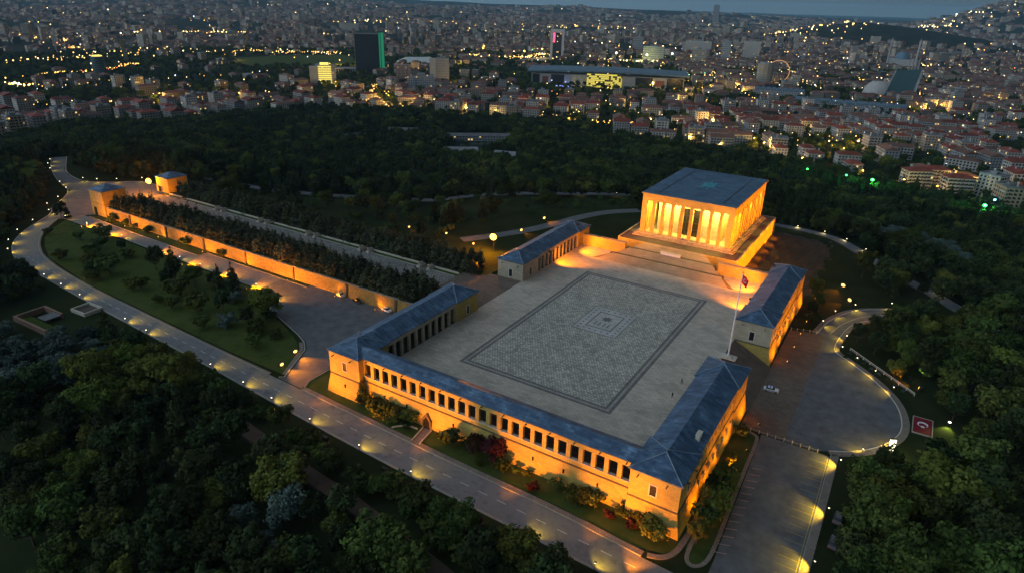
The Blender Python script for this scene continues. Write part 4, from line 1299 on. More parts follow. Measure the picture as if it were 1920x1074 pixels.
# right-hand side
for x, y, k, s_, lb, kw in [(57.2, 86, 'olive', .5, "orange lit tree at the far tip of the right stone range", dict(sz=.75)), (70.8, 122, 'olive', .62, "tall olive tree beside the path behind the right range", dict(sz=1.05)),
    (78, 128, 'dark', .8, "dark tree right of the tall olive tree", {}), (60.5, 62, 'shrub', 1.7, "dark shrubs between the right range and the curved road", {}), (58.5, 70, 'dark', .5, "small dark tree behind the right range", {}),
    (59.5, 78, 'broad', .5, "small green tree lit by the curved road lamps", {}), (88.8, 36.5, 'oliveshrub', 1.6, "amber lit clipped ball tree behind the white railing", dict(sz=2.0)),
    (76, 56, 'dark', .62, "dark tree inside the bend of the curved road", {}), (80.5, 66, 'dark', .7, "dark tree behind the bend lamps", {}), (82, 49, 'dark', .75, "dark tree behind the upper end of the white railing", {}), (88, 60, 'broad', .8, "broadleaf tree inside the road loop", {}), (90, 72, 'dark', .8, "dark tree under the top of the road loop", {}),
    (99, 47, 'broad', .9, "broadleaf tree behind the clipped ball tree", {}), (118.5, 50, 'olive', 0.95, "big round pale crowned tree standing out right of the flower bed", {}), (103, -29, 'olive', 1.15, "huge round crowned tree right of the parking bays", {}), (92, -38, 'olive', .85, "broad crowned tree leaning over the parking lamps", {}),
    (84.5, -24, 'shrub', 1.7, "round bush at the corner of court and parking walk", {}), (88.5, -17.5, 'pine', .55, "dark conifer in front of the lit sign panel", {}), (92, -22.5, 'dark', .6, "dark tree below the lit sign panel", {}), (83.5, -70, 'broad', .5, "pale lit tree low by the end of the parking walk", {}), (85, -55, 'dark', .7, "dark tree beside the parked car under the trees", {})]:
    plant(k, x, y, s_, lb, v=random.randrange(3), **kw)

# the woods: scattered points, the largest in view are trees of their own, the rest one mass
def cam_xy(x, y, z):
    d = Vector((x, y, z)) - CAM
    dz = d.dot(fw)
    return (960 + 1223.25 * d.dot(rx) / dz, 537 - 1223.25 * d.dot(uy) / dz, dz) if dz > 1 else (None, None, dz)

RB_AZ = [-90, -70.1, -65.1, -59.9, -55.3, -46.1, -39.1, -29.9, -23.0, -18.4, -14.9, -8.5, -5.1, -2.0, 2.0, 4.7, 7.7, 13.0, 40]
RB_R = [820, 840, 901, 886, 943, 1011, 960, 909, 835, 788, 761, 745, 681, 660, 653, 649, 641, 615, 560]
def rb(x, y):
    az = np.degrees(np.arctan2(np.asarray(x) - CAM.x, np.asarray(y) - CAM.y))
    return np.interp(az, RB_AZ, RB_R)

ROADS = [[(-330, 60), (-300, 80), (-265, 102), (-226, 121), (-205, 140), (-163, 167), (-106, 213), (-80, 235), (-40, 262)], [(-40, 262), (-5, 230), (20, 200), (33, 196), (46, 186), (57, 172), (66, 160), (84, 135), (98, 121), (107, 109), (122, 92)],
         [(-60, -96.5), (-40, -99), (-26, -100.3), (-14, -101), (0, -103.2), (16, -105.5), (40, -110), (70, -118)]]
def d_lines(x, y, lines):
    d = np.full(x.shape, 1e9)
    for L in lines:
        for a, b in zip(L, L[1:]):
            ex_, ey_ = b[0] - a[0], b[1] - a[1]
            tt = np.clip(((x - a[0]) * ex_ + (y - a[1]) * ey_) / (ex_ ** 2 + ey_ ** 2), 0, 1)
            d = np.minimum(d, np.hypot(x - a[0] - tt * ex_, y - a[1] - tt * ey_))
    return d
rs_ = np.random.RandomState(5)
def scatter(x0, x1, y0, y1, sp):
    gx = np.arange(x0, x1, sp); gy = np.arange(y0, y1, sp)
    X, Y = np.meshgrid(gx, gy)
    X = X + rs_.uniform(-.42, .42, X.shape) * sp
    Y = Y + rs_.uniform(-.42, .42, Y.shape) * sp
    return X.ravel(), Y.ravel()
def vnoise(x, y, f, ph):
    return np.sin(x * f + 2.1 * np.sin(y * f * .7 + ph)) * np.cos(y * f * 1.1 + 1.7 * np.sin(x * f * .6 - ph))

X1, Y1 = scatter(-900, 260, -200, 900, 6.4)
SITE = [(-290, -50), (-262, -70.5), (-236, -79), (-175, -82), (-129, -84.5), (-91, -86.5), (-25, -90.5), (42, -92.5), (83, -93), (83, -22), (99, -9), (104, 12), (100, 22), (97, 33), (80, 47), (76, 60), (84, 75), (100, 85),
        (105, 104), (88, 105), (75, 99), (72, 114), (78, 134), (72, 156), (62, 173), (48, 187), (32, 199), (14, 190), (-12, 162), (-30, 157), (-45, 166), (-70, 150), (-88, 120), (-98, 90), (-110, 62), (-70, 31), (-266, 31), (-276, 34), (-322, 35), (-345, 19),
        (-388, 22), (-428, 42), (-433, 30), (-404, 12), (-367, -2), (-334, -11), (-312, -31), (-299, -37)]
NOOK = [(-186, -107), (-150, -104), (-140, -83), (-195, -79)]
d_pl = np.minimum(sd_poly(X1, Y1, SITE), sd_poly(X1, Y1, NOOK))
rr_ = np.hypot(X1 - CAM.x, Y1 - CAM.y)
keep = (d_pl > 2.6) & (rr_ < rb(X1, Y1) - 6)
az_ = np.degrees(np.arctan2(X1 - CAM.x, Y1 - CAM.y))
keep &= (az_ > -76) & (az_ < 14) & (rr_ > 30)
keep &= (d_lines(X1, Y1, ROADS[:2]) > 6.5) & (d_lines(X1, Y1, ROADS[2:]) > 3.6)
FOREST_BLD = [(-319, 359, 26), (-352, 436, 44), (-262, 363, 24), (-448, 422, 26)]
for bx, by, br in FOREST_BLD:
    keep &= np.hypot(X1 - bx, Y1 - by) > br
# open garden north of the lion road, thin planting
garden = (Y1 > 30) & (Y1 < 45 + 0.62 * (X1 + 330)) & (X1 > -300) & (X1 < -55)
keep &= ~garden | (rs_.uniform(0, 1, X1.shape) < 0.30)
Z1 = T(X1, Y1)
X1, Y1, Z1, garden = X1[keep], Y1[keep], Z1[keep], garden[keep]
sel = vnoise(X1, Y1, 0.022, 0.4) + rs_.normal(0, 0.45, X1.shape)
KINDS = [('broad', 0), ('broad', 1), ('broad', 2), ('dark', 0), ('dark', 1), ('pine', 0), ('pine', 1), ('silver', 0), ('silver', 1), ('olive', 0), ('olive', 1), ('shrub', 0)]
idx = np.where(sel > 0.55, rs_.randint(0, 3, X1.shape), np.where(sel > -0.35, 3 + rs_.randint(0, 2, X1.shape), 5 + rs_.randint(0, 2, X1.shape)))
rare = rs_.uniform(0, 1, X1.shape)
idx = np.where(rare < 0.09, 9 + rs_.randint(0, 2, X1.shape), idx)
silver_spots = [(-150, -112, 24), (-128, -105, 12), (-24, -116, 8), (85, 215, 22), (100, 195, 14), (-380, 420, 20), (-330, 395, 22), (-440, 320, 18), (-300, 330, 14), (-18, 260, 10)]
for sx_, sy_, sr_ in silver_spots:
    m_ = np.hypot(X1 - sx_, Y1 - sy_) < sr_
    idx = np.where(m_, 7 + rs_.randint(0, 2, X1.shape), idx)
olive_spots = [(-100, -98, 13), (-84, -128, 8), (-112, -100, 10), (-380, 120, 20), (-150, 320, 16), (-300, 60, 10)]
for sx_, sy_, sr_ in olive_spots:
    m_ = np.hypot(X1 - sx_, Y1 - sy_) < sr_
    idx = np.where(m_, 9 + rs_.randint(0, 2, X1.shape), idx)
idx = np.where(garden & (rare > 0.35), 11, idx)
scl = rs_.uniform(0.5, 1.22, X1.shape)
scl = np.where((idx == 9) | (idx == 10), scl * 0.8, scl)
scl = np.where(idx == 11, scl * 1.3, scl)
# beside the lower road the bank has lower bushes and young trees
bank = (d_pl[keep] < 9) & (Y1 < -60)
scl = np.where(bank, scl * 0.8, scl)
# low shrubs fill the verge between the kerb and the first trees
vx, vy = scatter(-330, 82, -112, -60, 3.4)
dv = sd_poly(vx, vy, SITE)
kv_ = (dv > 1.2) & (dv < 12) & (sd_poly(vx, vy, NOOK) > 1) & (vy < -30) & (rs_.uniform(0, 1, vx.shape) < .62) & (d_lines(vx, vy, ROADS[2:]) > 3.4)
vx, vy = vx[kv_], vy[kv_]
X1, Y1, Z1 = np.concatenate([X1, vx]), np.concatenate([Y1, vy]), np.concatenate([Z1, T(vx, vy)])
idx = np.concatenate([idx, np.full(len(vx), 11)])
scl = np.concatenate([scl, rs_.uniform(.8, 1.9, len(vx))])
dk_ = np.concatenate([d_pl[keep], dv[kv_]])
# never stand taller than a sight line to the kerb needs along the lower road
rot = rs_.uniform(0, 6.28, X1.shape)
HT = {k: SPEC[k][0][2] for k in SPEC}
size = np.zeros(len(X1))
for i in range(len(X1)):
    k, v = KINDS[idx[i]]
    px_, py_, dz = cam_xy(X1[i], Y1[i], Z1[i] + 5)
    if px_ is None or not (-30 < px_ < 1950 and -10 < py_ < 1130):
        continue
    size[i] = HT[k] * scl[i] / dz
order = np.argsort(-size)
solo = set(order[:190].tolist())
for kv in range(len(KINDS)):                     # every kind of the mass has at least one tree of its own near by
    if not any(idx[i] == kv for i in solo):
        c = [i for i in order if idx[i] == kv and size[i] > 0]
        if c:
            solo.add(c[0])
DESC = {'broad': 'green broadleaf tree', 'dark': 'dense dark tree', 'pine': 'dark pointed pine', 'silver': 'silvery grey-green tree', 'olive': 'big olive-green tree', 'shrub': 'small green shrub'}
for i in sorted(solo):
    k, v = KINDS[idx[i]]
    if Y1[i] < -88 and X1[i] < 40:
        zone, gz = ("on the dark slope close below the lower road" if dk_[i] < 22 else "deep in the unlit wood at the bottom of the slope"), "lower slope"
    elif X1[i] > 60:
        zone, gz = "in the dark wood right of the oval court and parking bays", "right-hand wood"
    else:
        zone, gz = "in the wood beyond the lion road and the great hall", "far wood"
    plant(k, X1[i], Y1[i], float(scl[i]), "%s %s" % (DESC[k], zone), "%ss of the %s" % (DESC[k], gz), v=v, z=float(Z1[i]) - 0.1, rz=float(rot[i]))
mass = np.array([i for i in range(len(X1)) if i not in solo])

# trees between the far houses (kept for the mass)
X2, Y2 = scatter(-1900, 420, 250, 2300, 13)
r2 = np.hypot(X2 - CAM.x, Y2 - CAM.y)
az2 = np.degrees(np.arctan2(X2 - CAM.x, Y2 - CAM.y))
k2 = (r2 > rb(X2, Y2) - 2) & (r2 < 2300) & (az2 > -74) & (az2 < 11)
park = vnoise(X2, Y2, 0.011, 2.0)
k2 &= rs_.uniform(0, 1, X2.shape) < np.where(park > 0.2, 0.95, 0.55)
for fx_, fy_, fr_ in ((-1330, 1030, 175), (-680, 1770, 105), (-925, 1550, 70), (-1125, 1575, 65)):
    k2 &= np.hypot(X2 - fx_, Y2 - fy_) > fr_
X2, Y2 = X2[k2], Y2[k2]
Z2 = T(X2, Y2)
GX = np.concatenate([X1[mass], X2]); GY = np.concatenate([Y1[mass], Y2]); GZ = np.concatenate([Z1[mass], Z2]) - 0.1
GI = np.concatenate([idx[mass], rs_.choice([0, 1, 2, 3, 4, 9], len(X2))]).astype(np.int32)
GS = np.concatenate([scl[mass], rs_.uniform(0.6, 1.05, len(X2))]).astype(np.float32)
GR = np.concatenate([rot[mass], rs_.uniform(0, 6.28, len(X2))]).astype(np.float32)
wm = bpy.data.meshes.new("woods")
wm.from_pydata(np.stack([GX, GY, GZ], 1).tolist(), [], [])
for nm, ty, arr in (("kind", 'INT', GI), ("size", 'FLOAT', GS), ("turn", 'FLOAT', GR)):
    at = wm.attributes.new(nm, ty, 'POINT')
    at.data.foreach_set("value", arr)
woods = bpy.data.objects.new("woods", wm)
COL.objects.link(woods)
woods['kind'] = 'stuff'
woods['label'] = "dense dark woodland round the hilltop and between the town houses"
ng = bpy.data.node_groups.new("woods", 'GeometryNodeTree')
ng.interface.new_socket("Geometry", in_out='INPUT', socket_type='NodeSocketGeometry')
ng.interface.new_socket("Geometry", in_out='OUTPUT', socket_type='NodeSocketGeometry')
gi = ng.nodes.new("NodeGroupInput"); go_ = ng.nodes.new("NodeGroupOutput")
jo = ng.nodes.new("GeometryNodeJoinGeometry")
for k, v in reversed(KINDS):
    if (k, v) not in CROWNS:
        plant(k, *{'broad': (-330, 70), 'dark': (-345, 75), 'pine': (-350, 66), 'silver': (-360, 78), 'olive': (-370, 70), 'shrub': (-320, 60)}[k], 0.8, "%s by the road behind the gate towers" % DESC[k], "trees behind the gate towers", v=v)
for k, v in reversed(KINDS):
    oi = ng.nodes.new("GeometryNodeObjectInfo")
    oi.transform_space = 'ORIGINAL'
    oi.inputs['Object'].default_value = CROWNS[(k, v)]
    oi.inputs['As Instance'].default_value = True
    ng.links.new(oi.outputs['Geometry'], jo.inputs[0])
ip = ng.nodes.new("GeometryNodeInstanceOnPoints")
ip.inputs['Pick Instance'].default_value = True
ng.links.new(gi.outputs[0], ip.inputs['Points'])
ng.links.new(jo.outputs[0], ip.inputs['Instance'])
def attr(nm, ty):
    a = ng.nodes.new("GeometryNodeInputNamedAttribute")
    a.data_type = ty
    a.inputs[0].default_value = nm
    return a.outputs[0]
ng.links.new(attr("kind", 'INT'), ip.inputs['Instance Index'])
cx_ = ng.nodes.new("ShaderNodeCombineXYZ")
ng.links.new(attr("turn", 'FLOAT'), cx_.inputs[2])
er = ng.nodes.new("FunctionNodeEulerToRotation")
ng.links.new(cx_.outputs[0], er.inputs[0])
ng.links.new(er.outputs[0], ip.inputs['Rotation'])
ng.links.new(attr("size", 'FLOAT'), ip.inputs['Scale'])
ng.links.new(ip.outputs[0], go_.inputs[0])
md = woods.modifiers.new("woods", 'NODES')
md.node_group = ng

# ------------------------------------------------------------------ lamps
def mk_lamp_parts():
    a = MB(); a.cyl((0, 0, 0), (0, 0, 2.0), 0.07, 0.05, 6); a.cyl((0, 0, 0), (0, 0, 0.2), 0.16, 0.14, 8)
    b = MB(); b.cyl((0, 0, 2.0), (0, 0, 2.12), 0.20, 0.26, 8); b.cyl((0, 0, 2.36), (0, 0, 2.5), 0.30, 0.08, 8)
    c = MB(); c.cyl((0, 0, 2.12), (0, 0, 2.36), 0.17, 0.17, 8)
    return a.mesh("post", [METAL]), b.mesh("hood", [METAL]), c.mesh("lamp_glass", [LAMPGLASS])
LP = mk_lamp_parts()
def path_lamp(x, y, dx, dy, label, group, power=520, col=YELLOW, z=None):
    z = t1(x, y) if z is None else z
    r = thing("path_lamp", label, "lamp", (x, y, z), 0, group)
    for nm, me_ in zip(("post", "hood", "lamp_glass"), LP):
        o = bpy.data.objects.new(nm, me_); COL.objects.link(o); o.parent = r
    L = math.hypot(dx, dy); dx, dy = dx / L, dy / L
    spot(r, (dx * 0.4, dy * 0.4, 2.25), (dx * 4.6, dy * 4.6, 0), power * 1.25, col, 112, 0.55, 0.10, "lamp_beam")
    return r
LOW = [(-222.5, -75.4), (-207.4, -76.4), (-192.1, -77.4), (-176.3, -78.4), (-143.3, -80.0), (-129.1, -80.9), (-91.8, -82.6), (-74.9, -83.6), (-61.3, -84.5), (-44.6, -85.5), (-25.5, -86.4), (-7.9, -86.9), (26.2, -87.8), (42.0, -88.0)]
for x, y in LOW:
    path_lamp(x, y - 0.4, 0.25, 1, "slim dark path lamp on the near kerb of the lower road throwing yellow light", "path lamps along the lower road")
for x, y, dx, dy in [(-250.2, -71.6, .5, 1), (-262.8, -66, .6, 1), (-274.8, -57.2, .8, .8), (-285.0, -46, 1, .5), (-296.2, -33.4, 1, .3), (-309.2, -28.2, .6, 1)]:
    path_lamp(x, y, dx, dy, "path lamp on the outer side of the road bend below the tower square", "path lamps round the bend")
for x, y, dx, dy in [(-318, -18.5, 1, .4), (-334, -6.5, 1, .3), (-350.5, -2.0, .6, 1), (-389, 10.8, .4, 1), (-404, 16.5, .5, 1), (-415, 23, .5, 1), (-349, 10.5, 1, -.4), (-340, 14, 1, -.4), (-331, 21, 1, -.6), (-322, 31.5, 1, -.6)]:
    path_lamp(x, y, dx, dy, "path lamp at the edge of the tower square's access road", "path lamps of the access road", 420)
for x, y in [(-279.5, -33.6), (-259.8, -33.3), (-241.8, -33.3), (-228.9, -33.4), (-198.4, -34.3), (-182.1, -34.5), (-167.6, -34.6), (-149.9, -34.7), (-131.4, -34.8), (-116.6, -37.8)]:
    path_lamp(x, y, 0.4, 1, "path lamp on the lawn side of the upper drive", "path lamps along the upper drive", 480)
for x, y, dx, dy, pw in [(63.6, 62, 1, -.2, 600), (66.2, 74, .8, -.5, 500), (72, 85, .6, -.9, 500), (84, 95, .2, -1, 500), (72.6, 54, -1, -.3, 500), (72.4, 44, -1, .2, 500), (77.6, 38.4, -.7, -.6, 420), (83.5, 32.6, -.7, -.6, 420), (89.2, 24.6, -.9, -.4, 420),
                         (91.2, -7.2, -.8, .6, 420), (84.6, -14.8, -.6, .8, 420), (80.2, -23.0, -1, -.3, 1500), (80.3, -43.8, -1, -.3, 1500), (80.2, -62.6, -1, -.3, 1500)]:
    path_lamp(x, y, dx, dy, "path lamp beside the parking walk" if y < -20 and x < 81 else ("path lamp at the rim of the oval court" if x > 71 and y < 50 else "path lamp on the curved road above the court"),
              "path lamps by the parking walk" if y < -20 and x < 81 else ("path lamps round the court" if x > 71 and y < 50 else "path lamps of the curved road"), pw)
for x, y, dx, dy in [(31.6, 199.5, 0, -1), (46.5, 190, -.4, -1), (58.5, 176, -.6, -.8), (68.5, 163, -.6, -.8), (101.5, 124, -.6, -.8), (112, 110, -.7, -.7)]:
    path_lamp(x, y, dx, dy, "path lamp on the road behind the great hall", "path lamps behind the great hall", 380, PALEYEL)
for x, y in [(-245, 106), (-204, 136), (-160, 164), (-108, 207), (-88, 222)]:
    path_lamp(x, y, 0.6, -1, "path lamp on the road through the wood beyond the lion road", "path lamps of the wood road", 420, PALEYEL)

def flood(x, y, target, power, label, group=None, col=AMBER, glass=None, z=None, size=80, hh=0.9, s=1.0):
    z = t1(x, y) if z is None else z
    r = thing("floodlight", label, "floodlight", (x, y, z), 0, group)
    d = Vector(target) - Vector((x, y, z + hh))
    a = MB(); a.cyl((0, 0, 0), (0, 0, hh - 0.2), 0.1 * s, 0.08 * s, 6); a.box(-0.45 * s, -0.3 * s, -0.1, 0.45 * s, 0.3 * s, 0.06)
    a.build("stand", METAL, r)
    b = MB(); b.box(-0.55 * s, -0.5 * s, -0.4 * s, 0.55 * s, 0.05, 0.4 * s)
    o = b.build("housing", METAL, r, (0, 0, hh))
    c = MB(); c.ball((0, 0.06, 0), 0.48 * s, 0.14 * s, 0.34 * s, nu=10, nv=6)
    g_ = c.build("glass", glass or FLOODGLASS, o)
    o.rotation_euler = (0, 0, math.atan2(d.y, d.x) - math.pi / 2)
    dn = d.normalized()
    spot(r, (dn.x * 0.9 * s, dn.y * 0.9 * s, hh + 0.35 * s), tuple(Vector(target) - Vector((x, y, z))), power, col, size, 0.7, 0.3)
    return r
FRONT = [(-56.2, -88.2, -47), (-35.1, -88.8, -32), (-14.0, -89.6, -13), (14.7, -90.4, 15), (36.4, -91.0, 38)]
nth = ["first from the left", "second from the left", "third from the left", "fourth from the left", "rightmost"]
for (x, y, tx), n_ in zip(FRONT, nth):
    flood(x, y, (tx, -69, 1.6), 36000, "amber floodlight on the near kerb facing the long wall, %s" % n_, size=64, s=1.5, hh=1.5)
flood(-78.5, -61.5, (-54, -66, -1), 12000, "amber floodlight upper of the pair in the lawn corner facing the pavilion", s=1.4)
flood(-75.5, -69.5, (-52, -70, -1), 12000, "amber floodlight lower of the pair in the lawn corner by the road junction", s=1.4)
flood(48, -88.5, (49, -70, -1), 16000, "amber floodlight on the near kerb opposite the right corner pavilion", s=1.2)
for i, (x, y) in enumerate([(-260, -36), (-238.9, -36.3), (-198.9, -36.9), (-176.2, -37.7), (-154.3, -37.6), (-133.6, -38.2), (-120, -42)]):
    flood(x, y, (x + 6, -19.5, -4), 22000, "small amber floodlight on the lawn below the upper drive aimed at the rubble wall", "floodlights on the lawn aimed at the rubble wall", s=1.2, size=115)
for x in (-250, -222, -188, -160, -132, -105, -84):
    flood(x + 4, -22.6, (x + 7, -19.2, -2.5), 1300, "low amber uplight in the grass at the foot of the rubble wall", "uplights at the foot of the rubble wall", s=0.6, hh=0.4, size=140)
for y in (-60, -50, -40, -30, -16):
    flood(58.6, y, (53, y + 1, 1.5), 4200, "low amber uplight in the strip beside the right outer wall", "uplights beside the right outer wall", s=0.6, hh=0.4, size=130)
for y in (24, 36, 48, 60, 73):
    flood(58.2, y + 2, (53, y + 1, 1.0), 4200, "low amber uplight at the outer wall of the right stone range", "uplights at the right stone range", s=0.6, hh=0.4, size=130, z=G)
flood(65.2, 106.9, (54, 80, 0), 6000, "bright amber floodlight behind the right stone range, farther of two", s=1.8)
flood(69.4, 91.9, (54, 72, 0), 6000, "bright amber floodlight behind the right stone range, nearer the curved road", s=1.8)
flood(85, 80.5, (70, 72, -6), 2200, "orange lamp at the inner edge of the curved road", s=1.2)
flood(96.1, 31.2, (85, 34, -6), 2500, "orange floodlight at the lower end of the white railing", s=1.4)
flood(93.8, 36.2, (97, 39, -3), 2600, "white-green floodlight lighting a bush behind the white railing", s=1.4, col=(0.6, 1.0, 0.35), glass=WHITEGLASS)
flood(95.5, -15.5, (90, -13, -6), 900, "small orange lamp under the trees below the lit sign panel", s=1.0)
flood(104.2, 15, (103, 8, -7), 2600, "yellow-green lamp lighting the grass right of the red flower bed", s=0.8, col=(0.85, 1.0, 0.2), glass=WHITEGLASS)
for (x, y), lb, pw in [((-83.5, 112.7), "amber floodlight on the path behind the left stone range, farthest", 3500), ((-82.9, 87.9), "amber floodlight on the path behind the left stone range, middle", 3500), ((-90.9, 57), "small amber lamp behind the far juniper row, next to the glaring mast", 900),
                       ((-110.5, 61.5), "small amber lamp in the garden behind the junipers", 800), ((-131.7, 58.2), "small amber lamp in the garden farthest along the juniper row", 800)]:
    flood(x, y, (x + 10, y - 3, -6), pw, lb, s=1.7 if pw > 1000 else 1.2)
def mast(x, y, z, h, target, label, power):
    r = thing("floodlight_mast", label, "floodlight", (x, y, z))
    a = MB(); a.cyl((0, 0, 0), (0, 0, h), 0.16, 0.1, 8); a.build("pole", METAL, r)
    b = MB(); b.box(-1.1, -0.25, h - 0.5, 1.1, 0.25, h + 0.5); b.build("housing", METAL, r)
    c = MB(); c.ball((0, -0.4, h), 1.7, 1.1, 1.5, nu=14, nv=9); c.build("glass", MATS.get("mast_glass") or glow("mast_glass", (1.0, 0.42, 0.05), 2.2), r)
    spot(r, (0, -1.2, h), (target[0] - x, target[1] - y, target[2] - z), power, AMBER, 120, 0.8, 0.8)
    point(r, (0, -2.2, h + 1.0), power * 1.6, AMBER, 0.8)
    return r
mast(-78, 55, t1(-78, 55), 7.5, (-58, 25, -2), "glaring orange floodlight mast behind the left stone range", 22000)
mast(-283.5, 14.5, G, 9.6, (-269, 9, -1), "glaring orange floodlight mast beside the far gate tower", 30000)
for (x, y), lb, gl, c_, pw in [((-0.1, 442.7), "faint green lamp in the trees at the town's edge, leftmost", GREENGLASS, (.1, 1, .2), 700), ((32.9, 427), "small green lamp second from the left at the town's edge", GREENGLASS, (.1, 1, .2), 700),
      ((53.2, 418.4), "bright green lamp above the dark right-hand wood", GREENGLASS, (.1, 1, .2), 3500), ((130.0, 393.4), "brightest green lamp below the white apartment house", GREENGLASS, (.1, 1, .2), 3500), ((138, 428), "cyan white lamp beside the white apartment house", CYANGLASS, (.4, .9, 1), 1500)]:
    r = thing("mast_lamp", lb, "lamp", (x, y, t1(x, y)))
    big = 1.4 if pw > 1600 else 0.9
    a = MB(); a.cyl((0, 0, 0), (0, 0, 13), 0.15, 0.08, 6); a.build("pole", METAL, r)
    b = MB(); b.ball((0, 0, 13.4), big, big, big * .8, nu=10, nv=6); b.build("glass", gl, r)
    point(r, (0, -2.5, 14.5), pw * 3.5, c_, 0.6)

# ------------------------------------------------------------------ flag, flower bed, railing, sign, statues
def crescent(mb, cx, cy_, r, z0, z1, ax='xy', turn=0.0):
    """crescent and star outlines; returns nothing, adds prisms in plane xy (or xz)"""
    def put_(pts):
        c_, s_ = math.cos(turn), math.sin(turn)
        pts = [(cx + x * c_ - y * s_, cy_ + x * s_ + y * c_) for x, y in pts]
        if ax == 'xy':
            mb.solid([(x, y, z0) for x, y in pts], [(x, y, z1) for x, y in pts])
        else:
            mb.solid([(x, z0, y) for x, y in pts], [(x, z1, y) for x, y in pts])
    n = 18
    out = [(r * math.cos(a), r * math.sin(a)) for a in [math.radians(38 + i * (284 / n)) for i in range(n + 1)]]
    rin, off = r * 0.8, r * 0.27
    a1 = math.atan2(out[-1][1], out[-1][0] - off); a0 = math.atan2(out[0][1], out[0][0] - off)
    inn = [(off + rin * math.cos(a), rin * math.sin(a)) for a in [(a1 % (2 * math.pi)) + (a0 - (a1 % (2 * math.pi))) * i / n for i in range(n + 1)]]
    for i in range(n):
        q = [out[i], out[i + 1], inn[n - i - 1], inn[n - i]]
        put_(q)
    st = []
    for i in range(10):
        a = math.pi + math.pi * i / 5
        k = (0.5, 0.2)[i % 2] * r
        st.append((r * 0.95 + k * math.cos(a), k * math.sin(a)))
    put_(st)
fp = thing("flagpole", "tall white flagpole with a red flag on the right side of the plaza", "flagpole", (43.0, 5.7, 0))
a = MB(); a.box(-2.6, -1.6, -0.12, 2.6, 1.6, 0.25); a.box(-1.2, -1.0, 0.25, 1.2, 1.0, 0.6); a.build("base", TRIM, fp)
a = MB(); a.cyl((0, 0, 0.6), (0, 0, 28.4), 0.26, 0.12, 12); a.build("pole", WHITE, fp)
a = MB(); a.ball((0, 0, 28.6), 0.25, 0.25, 0.25); a.build("finial", noisy("gilt", (0.6, 0.45, 0.12), (0.7, 0.5, 0.15), 2.0, metallic=0.8, rough=0.35), fp)
def flagpt(u, v):
    # cloth hangs half furled: u along the fly, v down the hoist
    x = 0.15 + u * 1.9 - 0.4 * v * u
    y = 0.35 * math.sin(u * 6.0 + v * 2.0) * u
    return (x, y, 28.1 - v * 2.7 - u * 1.5 - 0.12 * math.sin(u * 9))
a = MB()
NU, NV = 14, 10
for i in range(NU):
    for j in range(NV):
        q = [flagpt(u, v) for u, v in ((i / NU, j / NV), ((i + 1) / NU, j / NV), ((i + 1) / NU, (j + 1) / NV), (i / NU, (j + 1) / NV))]
        a.face(q)
fl_ = a.build("flag", RED, fp)
a = MB()
def onflag(u, v, off):
    p = Vector(flagpt(u, v)); e = 0.01
    n_ = (Vector(flagpt(u + e, v)) - p).cross(Vector(flagpt(u, v + e)) - p).normalized()
    return tuple(p + n_ * off)
for off in (0.03, -0.03):
    n = 14
    for i in range(n):
        a0, a1 = math.radians(40 + i * 280 / n), math.radians(40 + (i + 1) * 280 / n)
        w0, w1 = 0.06 * math.sin(math.pi * i / n) + 0.01, 0.06 * math.sin(math.pi * (i + 1) / n) + 0.01
        ro = 0.22
        q = [(.42 + ro * math.cos(a0), .5 + ro * math.sin(a0)), (.42 + ro * math.cos(a1), .5 + ro * math.sin(a1)), (.42 + (ro - w1) * math.cos(a1), .5 + (ro - w1) * math.sin(a1)), (.42 + (ro - w0) * math.cos(a0), .5 + (ro - w0) * math.sin(a0))]
        a.face([onflag(u, v, off) for u, v in q])
    st = [(.68 + (.1, .04)[i % 2] * math.cos(math.pi + math.pi * i / 5), .5 + (.1, .04)[i % 2] * math.sin(math.pi + math.pi * i / 5)) for i in range(10)]
    a.face([onflag(u, v, off) for u, v in st])
a.build("crescent", WHITE, fl_)

fb = thing("flower_bed", "red flower bed with a white crescent on the grass right of the oval court", "flower bed", (97.8, 9.4, t1(97.8, 9.4) + 0.05))
a = MB(); a.box(-2.3, -4.4, -0.3, 2.3, 4.4, 0.22); a.build("bed", FLOWERS, fb)
a = MB(); a.box(-2.55, -4.65, -0.3, -2.3, 4.65, 0.3); a.box(2.3, -4.65, -0.3, 2.55, 4.65, 0.3); a.box(-2.3, -4.65, -0.3, 2.3, -4.4, 0.3); a.box(-2.3, 4.4, -0.3, 2.3, 4.65, 0.3); a.build("border", KERB, fb)
a = MB(); crescent(a, 0, 0.8, 1.35, 0.22, 0.34, turn=-math.pi / 2); a.build("crescent", WHITE, fb)

ra = thing("railing", "long straight white railing beside the rim of the oval court", "railing", (0, 0, 0))
p0, p1 = Vector((74.8, 47.0, G)), Vector((95.0, 26.5, G))
a = MB()
a.cyl(p0 + Vector((0, 0, 1.0)), p1 + Vector((0, 0, 1.0)), 0.14, 0.14, 6); a.cyl(p0 + Vector((0, 0, .5)), p1 + Vector((0, 0, .5)), 0.07, 0.07, 6)
a.build("rail", TRIM, ra)
for i in range(10):
    q = p0.lerp(p1, i / 9)
    a = MB(); a.cyl(q - Vector((0, 0, .2)), q + Vector((0, 0, 1.0)), 0.08, 0.08, 6); a.build("post", WHITE, ra)
for i in range(8):
    q = p0.lerp(p1, (i + .7) / 8.4) + Vector((-1.4, -1.2, 0))
    plant('whiteshrub', q.x, q.y, 0.36, "small pale lit shrub between the railing and the court kerb", "pale shrubs along the railing", z=G)
sg = thing("sign_panel", "white backlit sign panel at the lower rim of the oval court", "sign", (90.8, -9.6, G), math.radians(32))
a = MB(); a.box(-0.9, -0.35, 0, 0.9, 0.35, 0.4); a.build("base", METAL, sg)
